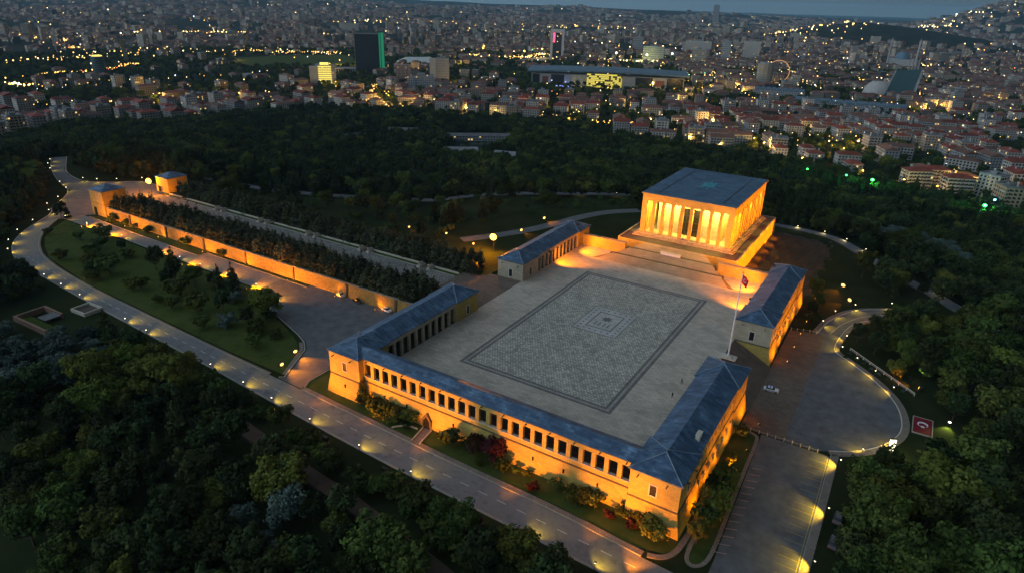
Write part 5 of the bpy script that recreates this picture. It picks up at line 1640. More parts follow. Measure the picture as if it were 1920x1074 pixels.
a = MB(); a.box(-0.75, -0.2, 0.4, 0.75, 0.2, 4.6); pn = a.build("panel", glow("backlit_panel", (1.0, 0.92, 0.6), 0.6), sg)
a = MB(); a.box(-0.85, -0.28, 4.6, 0.85, 0.28, 4.75); a.build("cap", METAL, sg)
point(sg, (0, -2.0, 2.5), 700, (1.0, 0.9, 0.5), 0.6)

for nm_, pts, lb in (("chain_barrier", [(55.0, -20.25), (59.5, -20.15), (66, -19.95), (74.5, -19.9)], "low chain barrier on posts between the oval court and the parking bays"), ("chain_barrier", [(54.6, 51.8), (58.5, 53.0), (62.8, 54.1)], "short chain barrier between the right stone range and the curved road")):
    cb = thing(nm_, lb, "barrier", (0, 0, 0))
    d = []
    for p_, q_ in zip(pts, pts[1:]):
        k = max(1, int(math.hypot(q_[0] - p_[0], q_[1] - p_[1]) / 2.0))
        d += [(p_[0] + (q_[0] - p_[0]) * i / k, p_[1] + (q_[1] - p_[1]) * i / k) for i in range(k)]
    d.append(pts[-1])
    ch_ = MB()
    for i, (x, y) in enumerate(d):
        a = MB(); a.cyl((x, y, G), (x, y, G + 0.9), 0.1, 0.1, 6); a.ball((x, y, G + .95), .14, .14, .14); a.build("post", TRIM, cb)
        if i:
            mx_, my_ = (x + d[i - 1][0]) / 2, (y + d[i - 1][1]) / 2
            ch_.cyl((*d[i - 1], G + .8), (mx_, my_, G + .6), .05, .05, 5); ch_.cyl((mx_, my_, G + .6), (x, y, G + .8), .05, .05, 5)
    ch_.build("chain", KERB, cb)

def skin(name, pts, edges, radii, mat, sub=1):
    me_ = bpy.data.meshes.new(name)
    me_.from_pydata(pts, edges, [])
    o = bpy.data.objects.new(name, me_)
    COL.objects.link(o)
    m_ = o.modifiers.new("skin", 'SKIN')
    for i, r_ in enumerate(radii):
        d = me_.skin_vertices[0].data[i]
        d.radius = r_ if isinstance(r_, tuple) else (r_, r_)
        d.use_root = i == 0
    s_ = o.modifiers.new("sub", 'SUBSURF'); s_.levels = sub; s_.render_levels = sub
    dg = bpy.context.evaluated_depsgraph_get()
    out = bpy.data.meshes.new_from_object(o.evaluated_get(dg))
    bpy.data.objects.remove(o)
    out.materials.clear(); out.materials.append(mat)
    out.polygons.foreach_set("use_smooth", [True] * len(out.polygons))
    return out
lion_me = skin("stone_lion", [(0, 0, .75), (.9, 0, .8), (1.5, 0, 1.15), (1.95, 0, 1.5), (2.35, 0, 1.42), (-.8, 0, .72), (-1.1, .38, .35), (-.5, .45, .2), (-1.1, -.38, .35), (-.5, -.45, .2), (1.3, .35, .35), (2.2, .36, .18), (1.3, -.35, .35), (2.2, -.36, .18), (-1.5, .2, .3), (-1.2, .75, .18)],
               [(0, 1), (1, 2), (2, 3), (3, 4), (0, 5), (5, 6), (6, 7), (5, 8), (8, 9), (1, 10), (10, 11), (1, 12), (12, 13), (5, 14), (14, 15)],
               [.48, .5, .46, .42, .24, .46, .28, .15, .28, .15, .22, .14, .22, .14, .1, .07], TRIM)
lion0 = None
for gx in gaps[:5]:
    for sd, rz in ((-2.6, math.pi), (2.6, 0.0)):
        r = thing("stone_lion", "recumbent stone lion on a plinth at the gaps of the lion road's far edging", "statue", (gx + sd, 12.0, -1.2), -math.pi / 2, "stone lions along the lion road")
        o = bpy.data.objects.new("lion", lion_me); COL.objects.link(o); o.parent = r; o.location = (0, 0, 0.62)
        a = MB(); a.box(-1.6, -0.85, 0, 2.4, 0.85, 0.32); a.box(-1.45, -0.7, 0.32, 2.25, 0.7, 0.62); a.build("plinth", TRIM, r)
for i, (x, y, s_) in enumerate([(-82.5, 11.5, 1), (-78.5, 12, 1)]):
    pass
spot(None, (-62, 20.5, 3.5), (-66, 8, -1.2), 4000, AMBER, 110, 0.8, 0.3).parent = ls
spot(None, (-74, 24.0, 3.0), (-82, 12, -1.2), 900, AMBER, 90, 0.8, 0.3).parent = ls

# two people crossing the plaza
def person(x, y, rz, cloth, hair, label, stride):
    pts = [(0, 0, .95), (0, 0, 1.2), (0, 0, 1.42), (0, .02, 1.53), (0, .03, 1.66), (.1, 0, .9), (.11, stride * .5, .5), (.11, stride * .7, .08), (.11, stride * .7 + .16, .03), (-.1, 0, .9), (-.11, -stride * .3, .5), (-.11, -stride * .8, .1), (-.11, -stride * .8 + .16, .04),
           (.2, 0, 1.4), (.26, -.1, 1.12), (.25, .06, .88), (-.2, 0, 1.4), (-.26, .1, 1.12), (-.25, .2, .9)]
    ed = [(0, 1), (1, 2), (2, 3), (3, 4), (0, 5), (5, 6), (6, 7), (7, 8), (0, 9), (9, 10), (10, 11), (11, 12), (2, 13), (13, 14), (14, 15), (2, 16), (16, 17), (17, 18)]
    ra_ = [(.17, .12), (.15, .11), (.17, .11), .06, (.10, .12), .1, .075, .05, .045, .1, .075, .05, .045, .07, .05, .04, .07, .05, .04]
    me_ = skin("person", pts, ed, ra_, cloth)
    r = thing("person", label, "person", (x, y, 0.03), rz)
    o = bpy.data.objects.new("body", me_); COL.objects.link(o); o.parent = r
    a = MB(); a.ball((0, 0, 1.7), .115, .125, .10); a.build("hair", hair, r)
    return r
DK1 = noisy("dark_coat", (0.012, 0.012, 0.014), (0.02, 0.02, 0.024), 5)
DK2 = noisy("navy_coat", (0.01, 0.012, 0.022), (0.018, 0.02, 0.034), 5)
HAIR = noisy("dark_hair", (0.01, 0.008, 0.006), (0.015, 0.012, 0.01), 5)
person(36.0, -18.1, 2.6, DK1, HAIR, "person in a dark coat walking on the plaza, farther from the near gallery", .3)
person(36.2, -26.8, 2.8, DK2, HAIR, "person in dark clothes walking behind the other, nearer the near gallery", .34)

# cars
def car(x, y, rz, paint, label, z=G + 0.05, stripe=None):
    r = thing("parked_car", label, "car", (x, y, z), rz)
    prof = [(-2.15, .35), (-2.2, .7), (-2.05, .92), (-1.1, .98), (-.45, 1.0), (.9, 1.0), (2.0, .9), (2.18, .65), (2.15, .35)]
    a = MB()
    n = len(prof)
    for s_ in (1, -1):
        pts = [(px_, s_ * .86, pz) for px_, pz in prof]
        a.face(pts if s_ < 0 else pts[::-1])
    for i in range(n):
        j = (i + 1) % n
        a.face([(prof[i][0], -.86, prof[i][1]), (prof[j][0], -.86, prof[j][1]), (prof[j][0], .86, prof[j][1]), (prof[i][0], .86, prof[i][1])][::-1])
    a.build("body", paint, r)
    cb_ = MB(); cb_.solid([(-1.5, -.8, .97), (1.05, -.8, .97), (1.05, .8, .97), (-1.5, .8, .97)], [(-1.0, -.62, 1.44), (.35, -.62, 1.44), (.35, .62, 1.44), (-1.0, .62, 1.44)])
    cb_.build("cabin_glass", DARKGLASS, r)
    rf_ = MB(); rf_.box(-1.02, -.64, 1.44, .37, .64, 1.5); rf_.build("roof", paint, r)
    for wx in (-1.35, 1.35):
        for wy in (-.82, .82):
            w_ = MB(); w_.cyl((wx, wy - .1, .32), (wx, wy + .1, .32), .32, .32, 12); w = w_.build("wheel", METAL, r)
            h_ = MB(); h_.cyl((wx, wy - .12, .32), (wx, wy + .12, .32), .17, .17, 10); h_.build("rim", KERB, w)
    for wy in (-.6, .6):
        l_ = MB(); l_.box(2.1, wy - .18, .62, 2.2, wy + .18, .78); l_.build("headlight", WHITE, r)
        l_ = MB(); l_.box(-2.22, wy - .18, .68, -2.12, wy + .18, .84); l_.build("tail_light", RED, r)
    if stripe:
        s_ = MB(); s_.box(-2.0, -.88, .55, 2.0, -.862, .75); s_.box(-2.0, .862, .55, 2.0, .88, .75); s_.build("stripe", stripe, r)
        b_ = MB(); b_.box(-.5, -.5, 1.5, -.2, .5, 1.62); b_.build("light_bar", noisy("blue_lens", (.05, .08, .5), (.06, .1, .6), 3), r)
    return r
SILVER = noisy("silver_paint", (.5, .51, .52), (.56, .57, .58), 1, rough=.35)
GREYP = noisy("grey_paint", (.10, .105, .11), (.13, .135, .14), 1, rough=.4)
BLACKP = noisy("black_paint", (.015, .015, .016), (.02, .02, .022), 1, rough=.3)
car(-99.4, -20.9, -0.25, SILVER, "silver car parked farthest left by the orange rubble wall")
car(-90.3, -21.2, -0.2, BLACKP, "black car parked between two pale cars by the orange wall")
car(-75.6, -20.8, -0.2, WHITE, "white car parked nearest the left stone gallery")
car(57.5, 4.2, 0.1, WHITE, "white car with a light bar standing on the brown lane right of the plaza", stripe=noisy("blue_stripe", (.03, .06, .25), (.04, .08, .3), 2))
car(82.6, -44.3, 1.5, GREYP, "grey car parked under the trees beside the parking walk, farther one")
car(82.8, -53.0, 1.5, GREYP, "grey car parked under the trees beside the parking walk, nearer one")

pl = thing("stone_planter", "open rectangular stone planter beside the lower road on the left", "planter", (-164.4, -82.6, t1(-164.4, -82.6)), math.radians(4))
a = MB()
a.box(-4.2, -3.4, -0.5, 4.2, -2.9, 1.3); a.box(-4.2, 2.9, -0.5, 4.2, 3.4, 1.3); a.box(-4.2, -2.9, -0.5, -3.7, 2.9, 1.3); a.box(3.7, -2.9, -0.5, 4.2, 2.9, 1.3); a.build("wall", TRIM, pl)
a = MB(); a.box(-3.7, -2.9, -0.5, 3.7, 2.9, 0.5); a.build("soil", SOIL, pl)
bk = thing("sunken_entrance", "sunken brick entrance with a pale glazed roof below the road on the left", "entrance", (-164, -94.5, t1(-164, -94.5)), math.radians(2))
a = MB(); a.box(-12, -6.2, -2.5, 8, -5.4, 1.9); a.box(-12, 3.6, -2.5, -1, 4.4, 1.9); a.box(-12.8, -6.2, -2.5, -12, 4.4, 1.9); a.build("wall", bricky("red_brick", (.32, .19, .13), (.25, .15, .1), (.2, .16, .12), .5, .16, .02), bk)
a = MB(); a.box(-6, -1.6, 1.2, -1, 3.6, 1.5); a.build("roof", FLATROOF, bk)
a = MB(); a.box(-12, -5.4, 0.2, 7, -1.6, 0.6); a.build("turf", LAWN, bk)
# ------------------------------------------------------------------ the town beyond the wood
def az_r(x, y):
    return math.degrees(math.atan2(x - CAM.x, y - CAM.y)), math.hypot(x - CAM.x, y - CAM.y)
def facing(x, y):
    """turn that sets a building's front toward the hill"""
    return -math.atan2(x - CAM.x, y - CAM.y)

CONC = noisy("grey_concrete", (.2, .2, .2), (.3, .3, .29), .15)
BLUEROOF = noisy("blue_metal_roof", (.09, .15, .19), (.14, .21, .26), .08, rough=.5)
DKGLASS = noisy("dark_curtain_glass", (.012, .022, .032), (.02, .032, .045), .05, rough=.45, spec=.2)
TEALGLASS = noisy("teal_curtain_glass", (.03, .07, .08), (.04, .085, .09), .05, rough=.6, spec=.15)
GREENLIT = glow("green_light_strip", (0.03, 0.6, 0.28), 0.055)
STATIONLIT = facade("lit_station_glass", (.5, .4, .1), (.6, .5, .12), lit=.75, strength=.24, px=4.0, pz=3.6, wfrac=.9, hfrac=.7, litcol=(1.0, .82, .12))
YBAND = glow("yellow_lit_band", (1.0, .8, .15), 0.35)
WARMWASH = glow("amber_wash_glow", (1.0, .5, .08), 0.16)  # emission stands in for the orange floodlight wash on the arches
SIGNRED = glow("red_sign", (1.0, .05, .12), 0.9)
SIGNBLUE = glow("blue_sign", (.25, .35, 1.0), 0.7)

# houses: a few patterns, each a body with storeys marked by balcony slabs, a roof with chimneys
class House:
    pass
def house_pattern(w, d, st, wall, roof, roofmat, seed):
    rnd = random.Random(seed)
    h = st * 3.0 + 0.8
    b = MB()
    b.uvbox(-w / 2, -d / 2, -3, w / 2, d / 2, h, 0, 1)
    b.uv = [([(u, v - 3.0) for u, v in q] if q else q) for q in b.uv]
    for s_ in range(1, st + 1):
        z = s_ * 3.0
        for x in ((-w * .28, w * .28) if w > 15 else (0,)):
            bw = w * (.2 if w > 15 else .32)
            b.box(x - bw, -d / 2 - 1.0, z - .12, x + bw, -d / 2, z + .75, 2)
            if s_ % 2:
                b.box(x - bw, d / 2, z - .12, x + bw, d / 2 + 1.0, z + .75, 2)
    r = MB()
    if roof == 'hip':
        r.hip(-w / 2 - .7, -d / 2 - .9, w / 2 + .7, d / 2 + .9, h, min(w, d) * .2, fascia=.3)
    elif roof == 'gable':
        r.hip(-w / 2 - .7, -d / 2 - .9, w / 2 + .7, d / 2 + .9, h, min(w, d) * .22, fascia=.3, hipin=.6)
    else:
        r.box(-w / 2 - .2, -d / 2 - .2, h, w / 2 + .2, -d / 2 + .25, h + .9); r.box(-w / 2 - .2, d / 2 - .25, h, w / 2 + .2, d / 2 + .2, h + .9)
        r.box(-w / 2 - .2, -d / 2 + .25, h, -w / 2 + .25, d / 2 - .25, h + .9); r.box(w / 2 - .25, -d / 2 + .25, h, w / 2 + .2, d / 2 - .25, h + .9)
        r.box(-w * .15, -d * .2, h, w * .12, d * .2, h + 2.6)
    c = MB()
    for _ in range(1):
        x, y = rnd.uniform(-w * .32, w * .32), rnd.uniform(-d * .3, d * .3)
        c.box(x - .8, y - .5, h, x + .8, y + .5, h + min(w, d) * .2 + 1.3)
    P = House()
    P.w, P.d, P.h, P.st = w, d, h, st
    P.body = b.mesh("apartment_house", [wall, FLATROOF, FAC_PLAIN])
    P.roof = r.mesh("roof", [roofmat])
    P.chim = c.mesh("chimney", [FAC_PLAIN])
    P.roofname = {'hip': 'hipped', 'gable': 'ridged', 'flat': 'flat'}[roof]
    return P
PATS = [house_pattern(22, 13, 5, FAC_PALE, 'hip', TILE, 1), house_pattern(16, 13, 4, FAC_PALE, 'hip', TILE, 2), house_pattern(26, 14, 5, FAC_GREY, 'gable', TILE2, 3), house_pattern(18, 14, 6, FAC_WARM, 'flat', FLATROOF, 4),
        house_pattern(20, 15, 5, FAC_PALE, 'gable', TILE, 5), house_pattern(15, 12, 4, FAC_PINK, 'hip', TILE, 6), house_pattern(30, 13, 4, FAC_PALE, 'hip', TILE2, 7), house_pattern(17, 14, 7, FAC_PALE, 'flat', FLATROOF, 8)]
PAT_D = ["pale five-storey house with red hipped roof", "small pale house with red hipped roof", "grey house with brown ridged roof", "ochre house with flat roof",
         "pale house with red ridged roof", "pink house with red hipped roof", "long pale house with brown hipped roof", "tall pale house with flat roof"]

LM = []      # landmarks keep the houses away: x, y, radius
def keep_off(x, y, r):
    LM.append((x, y, r))
AVENUE = [(-500, 500), (-573, 548), (-650, 612), (-717, 668), (-800, 740), (-900, 830)]

# --- landmarks, left to right; each stands on the ground at its own place
def lm(name, label, cat, x, y, keep=40, turn=0.0):
    keep_off(x, y, keep)
    return thing(name, label, cat, (x, y, t1(x, y) - 0.5), facing(x, y) + turn)

b_ = lm("office_tower", "rounded grey glass tower standing alone over the dark left plain", "tower", -1281, 509, 40)
a = MB(); a.cyl((0, 0, 0), (0, 0, 41), 12.3, 11.0, 20); a.build("shaft", TEALGLASS, b_)
a = MB()
for i in range(10): a.cyl((0, 0, 3 + i * 4), (0, 0, 3.5 + i * 4), 12.6 - i * .12, 12.6 - i * .12, 20)
a.build("floor_bands", CONC, b_)
a = MB(); a.cyl((0, 0, 41), (0, 0, 43), 9, 8, 16); a.build("crown_ring", YBAND, b_)
a = MB(); a.box(12, -9, 0, 38, 9, 6); a.build("annex", CONC, b_)
b_ = lm("slim_tower", "thin leaning-looking olive tower far left behind the round one", "tower", -1532, 701, 30)
a = MB(); a.solid([(-4, -5, 0), (6, -5, 0), (6, 5, 0), (-4, 5, 0)], [(-6, -4, 54), (0, -4, 54), (0, 4, 54), (-6, 4, 54)]); a.build("shaft", noisy("olive_cladding", (.16, .16, .08), (.22, .21, .1), .1), b_)
a = MB(); a.solid([(6.1, -4, 0), (6.6, -4, 0), (6.6, 4, 0), (6.1, 4, 0)], [(.1, -3, 53), (.6, -3, 53), (.6, 3, 53), (.1, 3, 53)]); a.build("edge", CONC, b_)
b_ = lm("hotel_slab", "cream slab block with yellow lit floor bands left of the dark glass tower", "tower", -915, 730, 50)
a = MB(); a.box(-24, -8, 0, -8, 8, 33); a.build("stair_core", FAC_PLAIN, b_)
a = MB(); a.uvbox(-8, -7, 0, 24, 7, 36); a.build("body", [FAC_GREY, FLATROOF], b_)
a = MB()
for i in range(10): a.box(-8, -8.4, 3 + i * 3.3, 16, -7, 4.2 + i * 3.3)
a.build("lit_floor", YBAND, b_)
a = MB()
for i in range(10): a.box(16, -8.2, 3 + i * 3.3, 24.6, -7, 4.2 + i * 3.3)
a.build("balcony", FAC_PLAIN, b_)
a = MB(); a.box(-4, -5, 36, 12, 5, 39.5); a.build("roof_sign", YBAND, b_)
b_ = lm("glass_tower", "dark glass tower with a glowing green edge", "tower", -987, 936, 60)
a = MB(); a.box(-31, -14, 0, 19, 14, 84); a.build("shaft", DKGLASS, b_)
a = MB(); a.box(-31.3, -14.3, 83, 19, -13.7, 84.6); a.box(-31.5, -14.3, 0, -30.6, -13.7, 84); a.build("edge_frame", CONC, b_)
a = MB(); a.box(19, -12, 0, 32, 14, 86); a.build("wing", TEALGLASS, b_)
a = MB(); a.box(20.5, -12.4, 4, 23.5, -11.9, 85); a.box(25, -12.4, 4, 31, -11.9, 86); a.build("light_strip", GREENLIT, b_)
a = MB(); a.box(-95, -10, 0, -31.6, 14, 13); a.build("podium", CONC, b_)
a = MB()
for i in range(12): a.box(-93 + i * 5, -10.4, 2, -90 + i * 5, -9.9, 10)
a.build("podium_windows", DARKGLASS, b_)
b_ = lm("tent_hall", "white tent-roofed hall behind the glass tower", "hall", -1066, 1197, 80)
a = MB(); a.box(-56, -30, 0, 56, 30, 5); a.build("wall", CONC, b_)
a = MB(); a.solid([(-60, -34, 5), (60, -34, 5), (60, 34, 5), (-60, 34, 5)], [(-32, -4, 19), (30, -4, 20), (30, 4, 20), (-32, 4, 19)]); a.build("roof", noisy("white_membrane", (.5, .55, .52), (.6, .64, .6), .1), b_)
b_ = lm("slab_tower", "white slab tower with dense horizontal balconies", "tower", -768, 901, 45)
a = MB(); a.box(-19, -9, 0, -7, 9, 47); a.build("blank_core", FAC_PLAIN, b_)
a = MB(); a.box(-7, -8, 0, 19, 8, 48); a.build("body", CONC, b_)
a = MB()
for i in range(15): a.box(-7, -9.3, 2 + i * 3.1, 19.6, 9, 3.2 + i * 3.1)
a.build("balcony", FAC_PLAIN, b_)
a = MB()
for i in range(5): a.box(-1 + i * 3, -3, 48, 0.5 + i * 3, 3, 51)
a.build("roof_plant", CONC, b_)
b_ = lm("brick_block", "pair of reddish balconied blocks left of the white slab tower", "tower", -836, 871, 35)
a = MB(); a.uvbox(-15, -8, 0, 15, 8, 34); a.build("body", [FAC_PINK, FLATROOF], b_)
a = MB()
for i in range(10):
    for x in (-12, -4, 4, 12): a.box(x - 2, -9.2, 2.8 + i * 3.1, x + 2, -8, 3.7 + i * 3.1)
a.build("balcony", FAC_PLAIN, b_)
b_ = lm("grey_block", "stepped grey block in front of the white slab tower", "tower", -706, 767, 40)
a = MB(); a.uvbox(-24, -9, 0, -9, 9, 26); a.uvbox(-9, -8, 0, 24, 8, 29); a.build("body", [FAC_GREY, FLATROOF], b_)
a = MB(); a.box(-6, -4, 29, 8, 4, 32); a.build("roof_plant", CONC, b_)
b_ = lm("portal_tower", "white portal-framed tower with a dark centre rising behind the long station", "tower", -895, 1629, 60)
a = MB(); a.box(-20, -9, 0, -13, 9, 86); a.box(13, -9, 0, 20, 9, 86); a.box(-13, -9, 77, 13, 9, 86); a.build("frame", noisy("white_stone", (.5, .46, .42), (.58, .54, .5), .1), b_)
a = MB(); a.uvbox(-13, -6, 0, 13, 6, 77, mt=0); a.build("body", [facade("office_glass", (.05, .04, .045), (.06, .05, .055), lit=.1, strength=.5, px=3, pz=3.6, wfrac=.8, hfrac=.6)], b_)
a = MB(); a.box(-12, -6.4, 50, -7, -6.05, 76); a.build("sign", SIGNRED, b_)
b_ = lm("railway_station", "very long station with a flat blue roof and a yellow lit glass front", "station", -488, 1091, 175)
keep_off(-600, 1020, 60); keep_off(-390, 1150, 80); keep_off(-550, 1050, 60)
a = MB(); a.box(-152, -14, 0, 152, 22, 26); a.build("hall", CONC, b_)
a = MB(); a.uvbox(-40, -17, 0, 30, -14.05, 29, 0, 0); a.build("lit_glass", [STATIONLIT], b_)
DULLRED = noisy("dull_red_panel", (.2, .06, .05), (.25, .08, .06), .2)
for x0, x1 in ((-85, -62), (-61, -41), (31, 56), (92, 118), (-135, -113)):
    a = MB(); a.box(x0, -15, 0, x1, -14.05, 25); a.build("stone_panel", FAC_PLAIN, b_)
for x0, x1 in ((-150, -136), (-112, -86), (57, 91), (119, 150)):
    a = MB(); a.box(x0, -14.6, 6, x1, -14.03, 24); a.build("dark_glass", DARKGLASS, b_)
for x0, x1 in ((96, 114), (-130, -118)):
    a = MB(); a.box(x0, -15.3, 8, x1, -15.02, 20); a.build("red_panel", DULLRED, b_)
a = MB()
n = 16
for i in range(n):
    x0, x1 = -160 + i * 20, -140 + i * 20
    e0, e1 = 3.0 * math.sin(math.pi * i / n), 3.0 * math.sin(math.pi * (i + 1) / n)
    a.solid([(x0, -24, 29 + e0), (x1, -24, 29 + e1), (x1, 34, 33 + e1), (x0, 34, 33 + e0)], [(x0, -24, 31.5 + e0), (x1, -24, 31.5 + e1), (x1, 34, 36 + e1), (x0, 34, 36 + e0)])
a.build("roof", BLUEROOF, b_)
a = MB(); a.box(-110, -22, 2, -75, -16, 6); a.build("canopy", SIGNBLUE, b_)
for i, x in enumerate((-100, -60, -20, 10, 60, 105)):
    spot(b_, (x, -30, 5), (x, -14, 14), 2600, (1.0, .8, .2), 110, .8, .6)
for lab, x, y, w, d, h, m_, sgn in (("white high slab with striped floors beyond the park lights", -435, 2061, 50, 16, 63, FAC_PALE, 0), ("narrow pale tower left of the striped slab", -481, 1935, 26, 18, 66, FAC_GREY, 1), ("square grey tower on the skyline ridge", -542, 3361, 42, 30, 50, FAC_WARM, 0),
        ("very tall dark tower on the distant town's skyline", -2022, 7183, 60, 60, 170, FAC_GREY, 0), ("dark block behind the station's right end", -640, 1750, 60, 24, 48, FAC_GREY, 0), ("pale twin block above the station roof", -520, 1800, 40, 22, 42, FAC_WARM, 0),
        ("teal glass block right of the portal tower", -850, 2150, 36, 24, 55, FAC_GREY, 0), ("wide pale block on the far left slope", -2508, 2398, 95, 30, 36, FAC_PALE, 0), ("cream block beyond the stadium lights", -660, 2240, 90, 24, 46, FAC_PALE, 0)):
    b_ = lm("tower_block", lab, "tower", x, y, w * .8)
    a = MB(); a.uvbox(-w / 2, -d / 2, 0, w / 2, d / 2, h); a.build("body", [m_, FLATROOF], b_)
    a = MB()
    for i in range(int(h / 6)):
        a.box(-w / 2 - .4, -d / 2 - .9, 4 + i * 6, w / 2 + .4, -d / 2, 6 + i * 6)
    a.build("floor_bands", FAC_PLAIN, b_)
    a = MB(); a.box(-w * .2, -d * .25, h, w * .15, d * .25, h + 4); a.build("roof_plant", CONC, b_)
b_ = lm("lit_hall", "broad classical building washed in orange light beyond the park", "building", -303, 1996, 50)
a = MB(); a.uvbox(-36, -12, 0, 36, 12, 20); a.build("body", [FAC_WARM, TILE2], b_)
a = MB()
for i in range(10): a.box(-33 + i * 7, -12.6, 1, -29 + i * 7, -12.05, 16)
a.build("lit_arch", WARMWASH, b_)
rf = MB(); rf.hip(-38, -14, 38, 14, 20, 6); rf.build("roof", TILE2, b_)
b_ = lm("drum_tower", "plain brown block standing before the Ferris wheel", "tower", -239, 1362, 40)
a = MB(); a.cyl((0, 0, 0), (0, 0, 48), 16.5, 17.5, 12); a.build("body", noisy("tan_plaster", (.24, .21, .16), (.3, .27, .21), .1), b_)
a = MB(); a.cyl((0, 0, 48), (0, 0, 51), 14, 13, 12); a.build("cap", CONC, b_)
a = MB()
for i in range(9): a.cyl((0, 0, 4 + i * 5), (0, 0, 4.6 + i * 5), 17.2, 17.2, 12)
a.build("floor_bands", FAC_PLAIN, b_)
fw_ = lm("ferris_wheel", "orange lit Ferris wheel half hidden by the brown block", "Ferris wheel", -226, 1432, 30)
a = MB()
for i in range(32):
    p_, q_ = 2 * math.pi * i / 32, 2 * math.pi * (i + 1) / 32
    a.cyl((24 * math.cos(p_), 0, 28 + 24 * math.sin(p_)), (24 * math.cos(q_), 0, 28 + 24 * math.sin(q_)), .6, .6, 5)
a.build("rim", glow("wheel_lights", (1.0, .45, .12), .22), fw_)
a = MB()
for i in range(16):
    p_ = 2 * math.pi * i / 16
    a.cyl((0, 0, 28), (23.5 * math.cos(p_), 0, 28 + 23.5 * math.sin(p_)), .3, .2, 4)
a.build("spokes", METAL, fw_)
a = MB(); a.cyl((-10, 0, 0), (0, 0, 28), .8, .6, 6); a.cyl((10, 0, 0), (0, 0, 28), .8, .6, 6); a.build("stand", METAL, fw_)
b_ = lm("domed_hall", "pale ribbed dome beside the dark slanted slab", "hall", -16, 1348, 40)
a = MB()
for j in range(6):
    z0, z1 = j * 5, (j + 1) * 5
    r0, r1 = 27 * math.sqrt(max(0, 1 - (z0 / 34) ** 2)), 27 * math.sqrt(max(0, 1 - (z1 / 34) ** 2))
    a.cyl((0, 0, z0), (0, 0, z1), r0, r1, 24)
a.build("dome", noisy("pale_dome", (.36, .34, .3), (.46, .43, .38), .1), b_)
a = MB()
for i in range(5): a.box(-14 + i * 5, -26.8 + abs(i - 2) * 1.2, 6, -12.5 + i * 5, -23, 9)
a.build("porthole", DARKGLASS, b_)
b_ = lm("slanted_slab", "dark teal slab building with a slanted front and four ribs behind", "tower", 24, 1333, 45)
a = MB(); a.solid([(-26, -8, 0), (20, -8, 0), (20, 10, 0), (-26, 10, 0)], [(-14, 2, 52), (27, 2, 56), (27, 12, 56), (-14, 12, 52)]); a.build("body", TEALGLASS, b_)
a = MB(); a.solid([(20.2, -9, 0), (26, -9, 0), (26, 11, 0), (20.2, 11, 0)], [(27.2, 1, 56.5), (30, 1, 56.5), (30, 13, 56.5), (27.2, 13, 56.5)]); a.solid([(-29, -9, 0), (-26.2, -9, 0), (-26.2, 11, 0), (-29, 11, 0)], [(-17, 1, 52), (-14.2, 1, 52), (-14.2, 13, 52), (-17, 13, 52)]); a.build("side_wall", CONC, b_)
a = MB()
for i in range(4): a.box(4 + i * 5, 10, 50, 6.5 + i * 5, 14, 74)
a.build("roof_rib", CONC, b_)
mq = lm("mosque", "large domed mosque with four slim minarets behind the slanted slab", "mosque", -25, 2250, 70)
a = MB(); a.box(-32, -32, 0, 32, 32, 24); a.build("hall", FAC_PLAIN, mq)
a = MB()
for j in range(5):
    z0, z1 = j * 4, (j + 1) * 4
    a.cyl((0, 0, 24 + z0), (0, 0, 24 + z1), 22 * math.sqrt(1 - (z0 / 23) ** 2), 22 * math.sqrt(max(0.01, 1 - (z1 / 23) ** 2)), 20)
a.build("dome", BLUEROOF, mq)
for x in (-38, 38):
    for y in (-38, 38):
        a = MB(); a.cyl((x, y, 0), (x, y, 70), 2.4, 1.9, 8); a.cyl((x, y, 70), (x, y, 84), 1.9, .1, 8); a.cyl((x, y, 46), (x, y, 48), 3.2, 3.2, 8); a.build("minaret", FAC_PLAIN, mq)
for lab, x, y, w, d, h in (("long grey flat hall in front of the domed hall", -39, 1105, 176, 40, 12), ("lower grey hall left of the dome", -170, 1180, 90, 36, 14)):
    b_ = lm("market_hall", lab, "hall", x, y, w * .52)
    a = MB(); a.uvbox(-w / 2, -d / 2, 0, w / 2, d / 2, h); a.build("body", [FAC_GREY, SHEETROOF], b_)
    a = MB()
    for i in range(9): a.box(-w / 2 + i * w / 9 + 1, -d / 2 - .8, h, -w / 2 + (i + 1) * w / 9 - 1, d / 2 + .8, h + 2)
    a.build("roof_monitor", BLUEROOF, b_)
for lab, (x, y, w, d, h), t_ in (("long pale roofed shed in the wood, longest of four", (-352, 436, 74, 12, 6), .05), ("pale bluish shed in the wood below the longest one", (-319, 359, 34, 10, 5), .0), ("pale gabled hall in the wood nearest the great hall", (-262, 363, 30, 14, 6), -.3), ("low shed in the wood farthest left", (-448, 422, 38, 9, 5), -.15)):
    b_ = lm("shed", lab, "building", x, y, 10, t_)
    a = MB(); a.uvbox(-w / 2, -d / 2, -2, w / 2, d / 2, h); a.build("wall", [FAC_GREY, FLATROOF], b_)
    rf = MB(); rf.hip(-w / 2 - 1, -d / 2 - 1, w / 2 + 1, d / 2 + 1, h, 2.6, hipin=.4); rf.build("roof", FLATROOF, b_)
